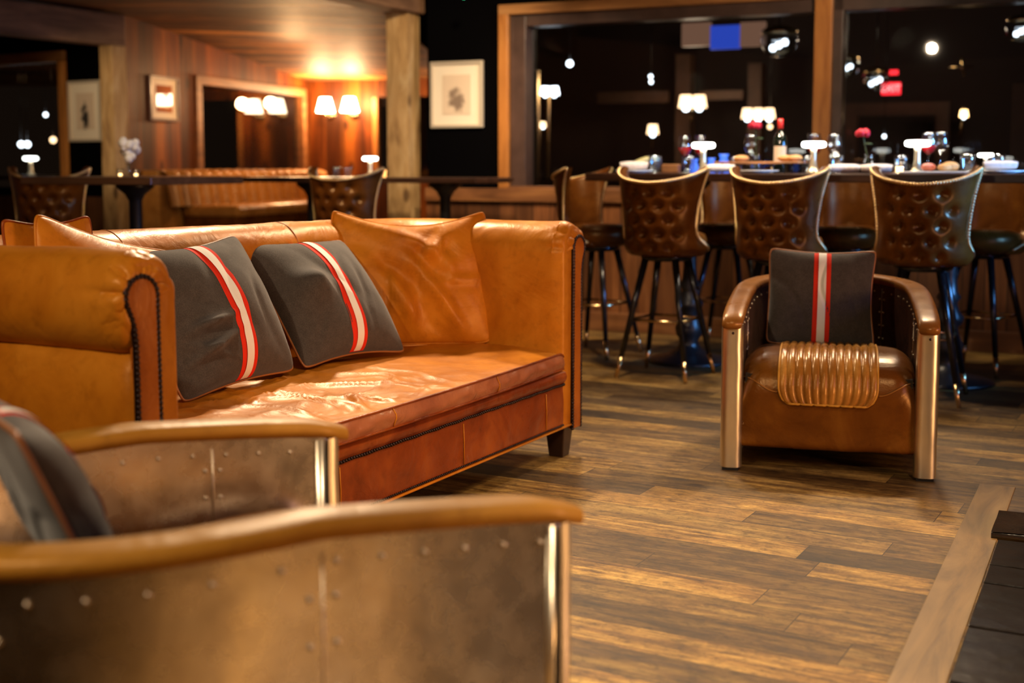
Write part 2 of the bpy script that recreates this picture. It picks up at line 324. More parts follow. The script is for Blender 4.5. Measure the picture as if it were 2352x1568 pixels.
M['picframe'] = simple('silver_gilt_frame', (.62, .52, .38), .35, .3); M['picdark'] = simple('walnut_frame', (.16, .09, .06), .3)
M['mat'] = simple('cream_mount', (.80, .68, .50), .8)
M['bulb'] = emit('bulb_warm', (1, .72, .38), 30); M['shade'] = emit('lit_shade', (1, .60, .30), 4); M['shadehot'] = emit('bright_shade', (1, .78, .50), 25)
M['coolbulb'] = emit('bulb_cool_white', (.9, .96, 1), 6); M['exit'] = emit('exit_red', (1, .02, .03), 2.2); M['exitw'] = emit('exit_letters', (1, .30, .28), 2.6)
M['screenb'] = emit('screen_blue', (.04, .10, .75), .55); M['screeno'] = emit('screen_orange', (.85, .42, .25), .17)
M['candle'] = emit('candle_glow', (1, .55, .2), 8); M['smoke'] = simple('brown_panel', (.035, .016, .010), .6)
M['dimcol'] = simple('dim_timber', (.12, .058, .030), .5, 0, .4, .3, 10, .3); M['velvet'] = simple('curtain_cloth', (.04, .03, .028), .85)
# picture with a soft printed figure
def art(name, dark, ppx, ppz, seed):
    t = NT(name); c = t.n('ShaderNodeTexCoord'); mp = t.n('ShaderNodeMapping'); t.l(c.outputs['Object'], mp.inputs[0])
    sp = t.n('ShaderNodeSeparateXYZ'); t.l(mp.outputs[0], sp.inputs[0])
    x = t.math('DIVIDE', sp.outputs['X'], ppx); z = t.math('DIVIDE', t.math('ADD', sp.outputs['Z'], ppz*.35), ppz)
    r = t.math('ADD', t.math('MULTIPLY', x, x), t.math('MULTIPLY', z, z)); n = t.noise(mp.outputs[0], 16, 4); 
    v = t.math('ADD', r, t.math('MULTIPLY', t.math('SUBTRACT', n, .5), 2.6))
    t.l(t.ramp(v, [(.25, dark), (.75, (.68, .52, .36))]), t.b.inputs['Base Color']); t.set(Roughness=.7); return t.m

# ------------------------------------------------------------------ setting
WA = math.radians(-24); PA = math.radians(-29)
wv = Vector((math.cos(WA), math.sin(WA), 0)); nv = Vector((-math.sin(WA), math.cos(WA), 0))
WO = Vector((-.08, 9.0, 0))
fl = MB().box(-11, 11, -7, 15, -.1, 0); f = fl.build('floor', M['floor'], None, False, loc=(0, 4, 0), rot=PA); struct(f)
# window wall
def wallobj(name, boxes, mat, bev=0, loc=WO, rot=WA):
    m = MB()
    for b in boxes: m.box(*b)
    return struct(m.build(name, mat, None, False, bev, loc, rot))
wallobj('wall_window', [(-.58, -.0, 0, .16, .0, 2.8), (-.0, 5.2, 0, .16, 2.237, 2.8), (-.0, 5.2, 0, .16, 0, .97), (4.9, 5.2, 0, .16, .97, 2.24)], M['blackwall'])
wallobj('trim_wainscot', [(-.58, 5.2, -.03, -.001, .10, .88)], M['wain'])
wallobj('trim_wainscot_rail', [(-.58, 5.2, -.06, -.001, .88, .975)], M['rail'], .006)
wallobj('baseboard_window', [(-.58, 5.2, -.05, -.001, 0, .13)], M['rail'], .004)
wn1 = wallobj('window_1', [(0, .075, -.045, 0, .975, 2.24), (2.19, 2.30, -.045, .16, .975, 2.24), (4.83, 4.9, -.045, 0, .975, 2.24)], M['trim'], .005)
h1 = MB().box(0, 4.9, -.046, .0, 2.18, 2.25).build('window_head', M['trimx'], wn1, False, .005)
j1 = MB().box(.076, .19, .0, .15, .975, 2.18).box(2.30, 2.36, .0, .15, .975, 2.18).box(.19, 4.83, .0, .15, 2.10, 2.18).build('window_jamb', M['jamb'], wn1, False, .003)
s1 = MB().box(.076, 4.83, -.05, .15, .972, .99).build('window_sill', M['rail'], wn1, False, .003)
g1 = MB().box(.19, 2.19, .10, .106, .98, 2.10).build('window_glass', M['pane'], wn1, False)
g2 = MB().box(2.36, 4.83, .10, .106, .98, 2.10).build('window_glass', M['pane'], wn1, False)
# main ceiling and the walls out of frame
mc = MB().add([(-4.6, -3, 2.75), (5.5, -3, 2.75), (5.5, 8.2, 2.75), (-.4, 9.3, 2.75), (-.4, 9.3, 2.8), (-1.0, 9.3, 2.75), (-4.6, 6.5, 2.75)], [(0, 1, 2, 3, 5, 6)]).build('ceiling', M['plaster'], None, False); struct(mc)
struct(MB().box(-4.7, -4.6, -3, 9.5, 0, 2.8).build('wall_left', M['roomwall'], None, False))
struct(MB().box(-4.7, 5.6, -3.1, -3, 0, 2.8).build('wall_rear', M['roomwall'], None, False))
struct(MB().box(5.5, 5.6, -3, 8, 0, 2.8).build('wall_right', M['plaster'], None, False))
struct(MB().box(3.3, 3.5, -3, 2.4, 0, 2.75).build('wall_reflector', M['roomwall'], None, False))  # wall added out of view as a lit surface for the metal to reflect
# timber posts and beams
def timber(name, label, cat, x, y, z0, z1, s, rot, mat, seed):
    def P(u, v):
        a = u*4; k = int(a) % 4; fr = a-int(a); cs = [(-1, -1), (1, -1), (1, 1), (-1, 1)]
        p, q = cs[k], cs[(k+1) % 4]; xx = p[0]+(q[0]-p[0])*fr; yy = p[1]+(q[1]-p[1])*fr; z = z0+(z1-z0)*v
        if abs(xx) > .99 and abs(yy) > .99: xx *= .985; yy *= .985
        d = 1+.06*ns(xx*1.3+seed, yy*1.3, z*3); return Vector((xx*s/2*d, yy*s/2*d, z))
    o = MB().grid(P, 24, 40).build(name, mat, None, True, loc=(x, y, 0), rot=rot, weld=True); o.data.set_sharp_from_angle(angle=.45); return o
tag(timber('timber_post', '', 'post', -.80, 9.38, 0, 2.236, .180, WA, M['post'], 3), 'weathered pale timber post between the booth alcove and the black wall', 'post', 'rough timber posts')
tag(timber('timber_post', '', 'post', -3.19, 10.22, 0, 2.084, .15, PA, M['post'], 11), 'weathered timber post beside the white flowers and the left framed print', 'post', 'rough timber posts')
def beam(p0, p1, zb, h, wd, label):
    p0 = Vector((*p0, 0)); p1 = Vector((*p1, 0)); d = p1-p0; L = d.length; rot = math.atan2(d.y, d.x)-PI/2
    o = MB().box(-wd/2, wd/2, 0, L, zb, zb+h).build('ceiling_beam', M['beam'], None, False, .012, loc=p0, rot=rot)
    return tag(o, label, 'beam', 'ceiling beams')
beam((-2.6, 5.95), (-.72, 9.42), 2.236, .34, .20, 'heavy dark timber beam resting on the pale post beside the black wall')
beam((-4.55, 7.9), (-3.16, 10.3), 2.085, .25, .16, 'brown timber beam over the left post beside the tall window')
# alcove: ceiling, side wall, far wall
def alz(x, y): return 2.36-max(0, (x*.3+y*.954)-9.07)*.096
ac = MB(); pts = [(-7, 8.0), (-1.45, 8.0), (-.62, 9.45), (2.2, 12.4), (1.2, 13.6), (-3.0, 14.9), (-7.5, 14.5)]
def ceilP(u, v):
    a = Vector((-7.5, 8.3)).lerp(Vector((-1.30, 8.3)), u); b = Vector((-7.5, 14.8)).lerp(Vector((-.36, 14.2)), u); p = a.lerp(b, v); return Vector((p.x, p.y, alz(p.x, p.y)))
ce = ac.grid(ceilP, 12, 30).build('ceiling_alcove', M['ceilw'], None, False, loc=(0, 0, 0)); struct(ce)
A = math.atan2(.954, .3); LO = Vector((-3.17, 10.5, 0)); NR = Vector((.954, -.3, 0))
# local x along the side wall (away from camera), local y = to its left (outwards)
wallobj('wall_alcove_side', [(0, 1.03, 0, .1, 0, 2.45), (1.03, 3.2, 0, .1, 0, 1.0), (1.03, 3.2, 0, .1, 1.95, 2.45), (3.2, 3.4, 0, .1, 0, 2.45)], M['lwall'], 0, LO, A)
w2_ = wallobj('window_2', [(1.03, 1.12, -.03, .06, 1.0, 1.95), (3.12, 3.2, -.03, .06, 1.0, 1.95)], M['rail'], .004, LO, A)
MB().box(1.12, 3.12, -.03, .06, 1.87, 1.95).build('window_head', M['rail'], w2_, False, .004)
MB().box(1.12, 3.12, .03, .035, 1.0, 1.87).build('window_glass', M['pane'], w2_, False)
BO = LO+Vector((.3, .954, 0))*3.32; FA = math.atan2(-.3, .954)
wallobj('wall_alcove_far', [(-.1, .74, 0, .1, 0, 2.2), (.74, 1.6, 0, .1, 0, 1.0), (.74, 1.6, 0, .1, 1.86, 2.2), (1.6, 1.88, 0, .1, 0, 2.2)], M['lwall'], 0, BO, FA)
w3_ = wallobj('window_3', [(.74, .80, -.02, .06, 1.0, 1.86), (1.54, 1.6, -.02, .06, 1.0, 1.86)], M['trim'], .004, BO, FA)
MB().box(.80, 1.54, .03, .035, 1.0, 1.86).build('window_glass', M['pane'], w3_, False)
# black wall left of the post, with the tall window
LW = Vector((-3.3, 10.42, 0)); LA = math.radians(-30)
wallobj('wall_left_black', [(-.50, -.0, 0, .1, 0, 2.45), (-3.4, -.50, 0, .1, 2.03, 2.45), (-3.4, -.50, 0, .1, 0, .95)], M['blackwall'], 0, LW, LA)
w4_ = wallobj('window_4', [(-.55, -.48, -.04, .05, .95, 2.03)], M['trim'], .004, LW, LA)
MB().box(-3.4, -.48, -.04, .05, 2.0, 2.09).build('window_head', M['trimx'], w4_, False, .004)
MB().box(-3.4, -.55, .03, .035, .95, 2.0).build('window_glass', M['pane'], w4_, False)
wallobj('trim_wainscot_left', [(-3.4, 0, -.03, -.001, 0, .88)], M['wain'], 0, LW, LA)
# added dark shells behind the windows, backing the built reflections
struct(MB().box(-11, -10.9, 5, 22, -.1, 3.2).build('wall_outer_left', M['plaster'], None, False))
struct(MB().box(-.42, -.34, 9.3, 15.2, 0, 2.8).build('wall_divider', M['blackwall'], None, False))
struct(MB().box(-3.6, 9, 5.2, 5.3, -.1, 3.4).build('wall_backing_far', M['smoke'], None, False, loc=WO, rot=WA))
struct(MB().box(-1.5, 9, .165, 5.3, 2.8, 2.9).build('ceiling_backing', M['plaster'], None, False, loc=WO, rot=WA))

# ------------------------------------------------------------------ floor edging and hearth
ED = Vector((.437, .90, 0)).normalized(); ea = math.atan2(ED.y, ED.x)-PI/2
e0 = Vector((.819, 2.663, 0))-ED*1.2
o = MB().box(0, .118, 0, 3.13, 0, .004).build('floor_edge_board', M['board'], None, False, .002, loc=e0, rot=ea); tag(o, 'flat wooden edging board along the black stone hearth', 'floor board')
he = thing('stone_hearth', 'dark glossy slate hearth at the lower right beside the wooden edging board', 'hearth', e0, ea)
rng = random.Random(4); ys = [0, .55, 1.25, 1.62, 1.98, 2.15, 2.42]
for a, b in zip(ys, ys[1:]):
    x = .122
    while x < 1.3:
        wd = rng.uniform(.45, .8); sk = rng.uniform(-.03, .03)
        m = MB(); zt = .006+rng.uniform(0, .004); pp = [(x, a+.006), (x+wd-.008, a+.006+sk), (x+wd-.008, b-.004+sk), (x, b-.004)]
        m.add([(p[0], p[1], 0) for p in pp]+[(p[0], p[1], zt) for p in pp], [(0, 1, 2, 3), (4, 5, 6, 7), (0, 1, 5, 4), (1, 2, 6, 5), (2, 3, 7, 6), (3, 0, 4, 7)])
        m.build('slab', M['slate'], he, False, .003); x += wd
def slabtop(u, v):
    x = .10+u*.9; y = 2.44+v*.26+.012*math.sin(u*9); return Vector((x, y, .024+.004*ns(x*9, y*9)))
m = MB().grid(slabtop, 24, 10); m.box(.10, 1.0, 2.44, 2.70, .0, .021)
o = m.build('slab', M['slategold'], he, True)

# ------------------------------------------------------------------ sofa
L2 = 1.195; TH = .166; DEP = .76; SA = math.atan2(.884, .468); SO = Vector((-.2915, 3.842, 0))
sofa = thing('leather_sofa', 'long tan leather sofa with rolled arms and dark nailhead trim', 'sofa', SO, SA)
def upath():
    pts = []; hx = L2-TH; R = .13
    n1 = 44
    for i in range(n1): 
        s = (i/(n1-1))**1.8 if i else 0
        pts.append((Vector((-hx, s*(DEP-R), 0)), Vector((-1, 0, 0)), s*(DEP-R)))
    for i in range(1, 9):
        a = PI - PI/2*i/8; c = Vector((-hx+R, DEP-R, 0)); d = Vector((math.cos(a), math.sin(a), 0)); pts.append((c+d*R, d, 1))
    for i in range(1, 60): pts.append((Vector((-hx+R+(2*hx-2*R)*i/60, DEP, 0)), Vector((0, 1, 0)), 1))
    for i in range(0, 9):
        a = PI/2-PI/2*i/8; c = Vector((hx-R, DEP-R, 0)); d = Vector((math.cos(a), math.sin(a), 0)); pts.append((c+d*R, d, 1))
    for i in range(n1-2, -1, -1):
        s = (i/(n1-1))**1.8 if i else 0
        pts.append((Vector((hx, s*(DEP-R), 0)), Vector((1, 0, 0)), s*(DEP-R)))
    return pts
def ztop(x): return .936-.0095*(x+1.2)
def prof(zt):
    oc, zc, ro, rz = .105, zt-.120, .105, .120; P = [(0.0, .13), (0.0, .3), (0.0, .5), (0.0, .65), (0, .72)]
    for i in range(0, 61):
        a = PI - (PI+1.15)*i/60; P.append((oc+ro*math.cos(a), zc+rz*math.sin(a)))
    P += [(.150, zc-.125), (.164, zc-.145), (.168, .55), (.169, .4), (.166, .25), (.162, .13)]
    return P
vs = []; fs = []; UP = upath(); NP = len(prof(.9))
ends = []
for i, (p, nrm, s) in enumerate(UP):
    P = prof(ztop(p.x)); k = 1-min(1, s/.055); d = .026*(1-math.sqrt(max(0, 1-k*k))) if s < .055 else 0
    ring = []
    for j, (o_, z) in enumerate(P):
        a = P[max(j-1, 0)]; b = P[min(j+1, NP-1)]; tx, tz = b[0]-a[0], b[1]-a[1]; L = math.hypot(tx, tz) or 1; nx, nz = -tz/L, tx/L
        pl = 0
        if s < .25 and 4 <= j <= 66:
            aj = (j-5)/60*4.29; ph_ = aj*4.3+.7*math.sin(aj*2.3)+(2 if p.x > 0 else 0)
            pl = (.017*(abs(math.sin(ph_))**.5)-.012)*math.exp(-(s/(.060+.03*math.sin(aj*5)))**2)*min(1, s/.012)*min(1, (j-3)/6)
        q = .004*ns(p.x*4+o_*9, p.y*4, z*4)+.0015*ns(p.x*20, p.y*20+o_*30, z*20)
        if s < .01: q = 0
        oo = o_+nx*(pl+q-d); zz = z+nz*(pl+q-d) if z > .14 else z
        v = p+nrm*oo; ring.append(Vector((v.x, v.y+(0 if s > 0 else 0), zz)))
    vs += ring
for i in range(len(UP)-1):
    for j in range(NP-1): fs.append((i*NP+j, i*NP+j+1, (i+1)*NP+j+1, (i+1)*NP+j))
    fs.append((i*NP+NP-1, i*NP, (i+1)*NP, (i+1)*NP+NP-1))
fs.append(tuple(range(NP))); fs.append(tuple(range((len(UP)-1)*NP, len(UP)*NP)))
b_ = MB().add(vs, fs).build('back_and_arms', M['tan'], sofa, True)
b_.data.set_sharp_from_angle(angle=1.0)
# arm front panels with nails
for sgn in (-1, 1):
    ix = sgn*(L2-TH); zt = ztop(ix); out = []
    dz = zt-.936
    for (o_, z) in [(.082, .135), (.083, .4), (.084, .6), (.085, .70), (.085, .78), (.085, .825)]: out.append((o_, z+dz))
    for i in range(0, 13):
        a = PI-(PI+.5)*i/12; out.append((.1335+.049*math.cos(a), .834+.046*math.sin(a)+dz))
    for (o_, z) in [(.166, .79), (.158, .765), (.153, .73), (.152, .62), (.153, .4), (.154, .135)]: out.append((o_, z+dz))
    ring = [Vector((ix+sgn*o_, -.004, z)) for o_, z in out]; n = len(ring)
    cx = sum((r.x for r in ring))/n
    inner = [Vector((r.x+(cx-r.x)*.12, -.009, r.z-.004 if r.z > .7 else r.z)) for r in ring]; back = [Vector((r.x, .012, r.z)) for r in ring]
    m = MB().add(back+ring+inner, [(i, (i+1) % n, n+(i+1) % n, n+i) for i in range(n)]+[(n+i, n+(i+1) % n, 2*n+(i+1) % n, 2*n+i) for i in range(n)]+[tuple(range(2*n, 3*n))])
    fp = m.build('arm_panel', M['panel'], sofa, False); fp['label'] = 'narrow red-brown facing panel'
    nt_ = MB().beads([r+Vector((0, -.003, 0)) for r in ring], .0125, .0072); nt_.tube([r for r in ring], .0075, 6); nt_.build('nailhead_trim', M['nail'], fp)
# gathered leather round the roll ends
for sgn in (-1, 1):
    ix = sgn*(L2-TH); dz = ztop(ix)-.936; off_ = 2 if sgn > 0 else 0
    def gat(u, v):
        aj = u*4.29; a = PI-aj; ph = aj*4.3+.7*math.sin(aj*2.3)+off_
        zc = .936-.120
        O = (.105+.106*math.cos(a), zc+.121*math.sin(a)); I = (.1335+.052*math.cos(a), .834+.049*math.sin(a))
        k = math.sin(v*PI/2); r_ = v**1.25
        x = O[0]+(I[0]-O[0])*r_; z = O[1]+(I[1]-O[1])*r_; y = .052*(1-k)-.007
        env = math.sin(PI*min(1, .08+.92*v))**.7 if v < .95 else .25
        pl = (abs(math.sin(ph))**.45-.72)*.021*env*(.75+.35*math.sin(aj*3.1))+.002*ns(aj*6, v*5, 3)
        ca, sa = math.cos(a), math.sin(a); c_, s_ = math.cos(v*PI/2), math.sin(v*PI/2)
        return Vector((ix+sgn*(x+ca*pl*c_), y-pl*s_, z+sa*pl*c_+dz))
    MB().grid(gat, 150, 16).build('gathered_roll_end', M['tan'], sofa)
# vertical seams on the back
for sx in (-.42, .42):
    P = prof(ztop(sx)); pts = [Vector((sx, DEP+o_*1.0-(.0015 if j < 6 else -.0), z+.0005)) for j, (o_, z) in enumerate(P) if j >= 3 and j < 50]
    MB().tube(pts, .0022, 5).build('seam', M['pipe'], sofa)
# seat rail
HX = L2-TH+.002
def railP(u, v):
    x = -HX+2*HX*u; pr = [(.05, .128), (-.002, .130), (-.006, .16), (-.007, .22), (-.004, .285), (-.003, .297), (-.008, .305), (-.018, .318), (-.021, .333), (-.014, .348), (.02, .356), (.10, .357)]
    k = v*(len(pr)-1); i = min(int(k), len(pr)-2); f_ = k-i; y = pr[i][0]*(1-f_)+pr[i+1][0]*f_; z = pr[i][1]*(1-f_)+pr[i+1][1]*f_
    return Vector((x, y+.002*ns(x*7, z*12)+.002*ns(x*22, z*22)*(1 if z > .3 else .3), z+.002*ns(x*5, 3)))
rl = MB().grid(railP, 120, 33).build('seat_rail', M['red'], sofa)
rl['label'] = 'red-brown leather front rail'
MB().beads([(x/50*HX, -.008, .300+.001*math.sin(x)) for x in range(-50, 51)], .0128, .0062).build('nailhead_trim', M['nail'], rl)
MB().beads([(x/50*HX, -.007, .143) for x in range(-50, 51)], .0105, .0042).build('nailhead_trim', M['nail'], rl)
MB().tube([(-L2, -.002, .131), (L2, -.002, .131)], .0055, 6).build('welt', M['tan'], rl)
for sx in (.27, -.42, -.02+.9): MB().tube([(sx, -.0085, .15), (sx, -.0095, .22), (sx, -.0065, .285)], .002, 5).build('seam', M['tan'], rl)
MB().box(-HX, HX, .03, DEP+.1, .14, .35).build('seat_deck', M['black'], sofa, False)
# cushion
CW = 2*HX-.012; CD = DEP-.02
def cush(u, v, topz=.424):
    # v runs: bottom front edge .. front face .. top .. back
    x = -CW/2+CW*u; ex = min(u, 1-u)*CW; edge = min(1, ex/.05); rr = math.sqrt(max(0, 1-(1-edge)**2))
    bow = -.030*(1-(2*u-1)**2)-.004
    if v < .22:
        k = v/.22; z = .358+.062*k; y = bow-.012*math.sin(PI*k)+.006*ns(x*14, k*2, 5)*math.sin(PI*k)*1.5+.0015*ns(x*50, k*3)
    else:
        k = (v-.22)/.78; y = bow+(CD-bow)*k; cr = math.sin(min(1, k*3)*PI/2); z = .420+.020*cr
        a1 = ns(x*4.2+1.6*ns(x*3, y*3, 1), y*3.4+.9*ns(x*4, y*4, 4), 2); a2 = ns(x*9+1.3*ns(x*7, y*7, 9), y*6, 7)
        zone = math.exp(-((x+.22)/.50)**2-((y-.2)/.38)**2)
        rid = (max(0, 1-abs(a1)*4.5)**1.5*.018+max(0, 1-abs(a2)*4)**1.6*.007)*zone
        z += (rid-.012*zone+.012*ns(x*2.2, y*2.4)+.004*ns(x*6, y*6, 3))*min(1, k*10)*min(1, ex/.08)
    return Vector((x*(1), y, .358+(z-.358)*(.75+.25*rr)))
cu = MB().grid(lambda u, v: cush(u, v), 220, 90).build('seat_cushion', M['tan_wr'], sofa)
# boxing (front border) is a darker leather strip just proud of the cushion front
bx = MB().grid(lambda u, v: cush(.004+.992*u, .01+.20*v)+Vector((0, -.0022, 0)), 200, 12).build('cushion_border', M['pink'], cu); bx['label'] = 'mauve-brown front border of the cushion'
for vv, rz in ((.22, .0042), (.005, .0042)):
    MB().tube([cush(i/160, vv)+Vector((0, -.004, .001)) for i in range(161)], rz, 6).build('piping', M['red'], cu)
for uu in (.72, .405): MB().tube([cush(uu, .02+.2*i/6)+Vector((0, -.004, 0)) for i in range(7)], .002, 5).build('seam', M['tan'], cu)
for (x, y) in ((-L2+.075, .055), (L2-.075, .055), (-L2+.09, DEP+.08), (L2-.09, DEP+.08)):
    m = MB(); a, b = .043, .030
    m.add([(x-a, y-a, .135), (x+a, y-a, .135), (x+a, y+a, .135), (x-a, y+a, .135), (x-b, y-b, 0), (x+b, y-b, 0), (x+b, y+b, 0), (x-b, y+b, 0)], [(0, 1, 2, 3), (4, 5, 6, 7), (0, 1, 5, 4), (1, 2, 6, 5), (2, 3, 7, 6), (3, 0, 4, 7)])
    m.build('leg', M['darkleg'], sofa, False, .004)

# ------------------------------------------------------------------ cushions
def pillow(name, label, size, thick, mat, M4, dips=(.05, .04, .05, .04), wr=.010, seed=0, stripe=False, backmat=None, group=None, pipe=None, ear=.0, bend=0, crease=None):
    W, Hh = size; root = thing(name, label, 'cushion', group=group); root.matrix_world = M4
    def P(u, v, side, off=0):  # u,v in -1..1 ; side -1 front
        dt, dr, db, dl = dips
        cr_ = 1-.05*(u*u*v*v)**5; x = cr_*u*W/2*(1-(dr if u > 0 else dl)*2*(1-v*v)*abs(u)); z = cr_*v*Hh/2*(1-(dt if v > 0 else db)*2*(1-u*u)*abs(v))
        e = max(0, (1-u**2)*(1-v**2)); t_ = thick/2*(e**.5)*(1 if side < 0 else .4)
        wn = (ns(x*5+seed, z*5, seed)+.35*ns(x*11, z*11+seed, side))*wr*2*(e**.3)
        cre = -max(0, 1-abs(ns(x*4+seed*3+1.2*ns(x*3, z*3), z*3.2, 3))*6)*wr*1.3*(e**.35)
        if crease and side < 0: cre += crease(x, z)*(e**.2)
        y = side*(t_+wn+cre+off) + bend*(z/Hh*2)**2*.5 + ear*(u*u*v*v)
        return Vector((x, y, z+Hh/2))
    N = 56
    def sp(k): a = -1+2*k; return math.sin(a*PI/2)*.55+a*.45
    f_ = MB().grid(lambda a, b: P(sp(a), sp(b), -1), N, N).build('front_cover', mat, root)
    k_ = MB().grid(lambda a, b: P(sp(a), sp(b), 1), N, N).build('back_cover', backmat or mat, root)
    per = [P(sp(i/40), -1, -1) for i in range(40)]+[P(1, sp(i/40), -1) for i in range(40)]+[P(sp(1-i/40), 1, -1) for i in range(40)]+[P(-1, sp(1-i/40), -1) for i in range(40)]
    MB().tube(per, .0042, 6, closed=True).build('piping', pipe or M['pipe'], root)
    if stripe:
        wd = .062
        def band(a0, a1, mt, nm, off):
            u0, u1 = a0/(W/2), a1/(W/2)
            MB().grid(lambda a, b: P(u0+(u1-u0)*a, sp(b)*.995, -1, off), 12, 112).build(nm, mt, root)
        band(-.036*stripe, .036*stripe, M['redst'], 'red_stripe', .0012); band(-.0165*stripe, .0165*stripe, M['whitest'], 'white_stripe', .0050)
    return root
def pose(loc, facing, lean=0, roll=0):
    """local -y faces `facing` (degrees, world), leaned back by lean, rolled in its own plane; pivot = bottom centre"""
    rz = Matrix.Rotation(math.radians(facing+90), 4, 'Z'); return Matrix.Translation(loc) @ rz @ Matrix.Rotation(math.radians(-lean), 4, 'X') @ Matrix.Rotation(math.radians(roll), 4, 'Y')
def sl(lx, ly, z): 
    c, s = math.cos(SA), math.sin(SA); return Vector((SO.x+lx*c-ly*s, SO.y+lx*s+ly*c, z))
sf = math.degrees(SA)-90
G = 'grey striped cushions'
def folds(x, z):
    q = 0
    for (cx, cz, ang, ln, wd, am) in ((-.05, -.10, -62, .16, .030, -.030), (.10, -.10, -55, .18, .028, -.034), (-.10, .03, -40, .12, .03, .022), (.06, .02, -50, .14, .03, .020), (.20, -.02, 5, .10, .018, -.016), (.0, .13, -30, .16, .03, -.022), (.12, .14, 40, .12, .03, -.014), (.15, .08, -60, .1, .03, .016)):
        a = math.radians(ang); dx, dz = x-cx, z-cz; l_ = dx*math.cos(a)+dz*math.sin(a); m_ = -dx*math.sin(a)+dz*math.cos(a)
        q += am*math.exp(-(l_/ln)**2-(m_/wd)**2)
    return -q*1.0
pillow('striped_cushion', 'grey cushion with red and white stripe on the sofa, nearer the left arm', (.53, .50), .25, M['grey'], pose(sl(-.235, .49, .445), sf-2, 27, -3), (.06, .03, .04, .03), .005, 1, 1.0, M['grey'], G,
       crease=lambda x, z: .050*math.exp(-((x+.14)/.075)**2-((z+.04-.12*x)/.013)**2)+.050*math.exp(-((x+.15)/.075)**2-((z+.085-.3*x)/.013)**2)+.02*math.exp(-((x+.16)/.07)**2-((z+.15+.5*x+.06)/.014)**2))
pillow('striped_cushion', 'grey cushion with red and white stripe on the sofa, leaning before the tan leather cushion', (.54, .52), .24, M['grey'], pose(sl(.365, .475, .445), sf-6, 38, 1), (.05, .03, .06, .03), .005, 5, 1.0, M['grey'], G,
       crease=lambda x, z: .075*math.exp(-((x+.155)/.065)**2-((z-.0)/.06)**2))
pillow('leather_cushion', 'large slouching tan leather cushion in the right corner of the sofa', (.62, .535), .15, M['tan_wr'], pose(Vector((-.375, 4.82, .44)), -74, 14, 1), (.13, .02, .01, .02), .008, 9, False, None, 'tan leather cushions', M['tan'], crease=folds)
pillow('leather_cushion', 'tan leather cushion with a raised corner rising over the left sofa arm', (.56, .50), .15, M['tan_wr'], pose(sl(-.68, .60, .46), sf+3, 12, 15), (.05, .03, .03, .03), .008, 13, False, None, 'tan leather cushions', M['tan'])
pillow('leather_cushion', 'tan leather cushion whose corner only peeks up behind the tilted one', (.32, .53), .08, M['tan_wr'], pose(sl(-.73, .70, .46), sf, 7, 0), (.05, .03, .03, .03), .006, 17, False, None, 'tan leather cushions', M['red'])

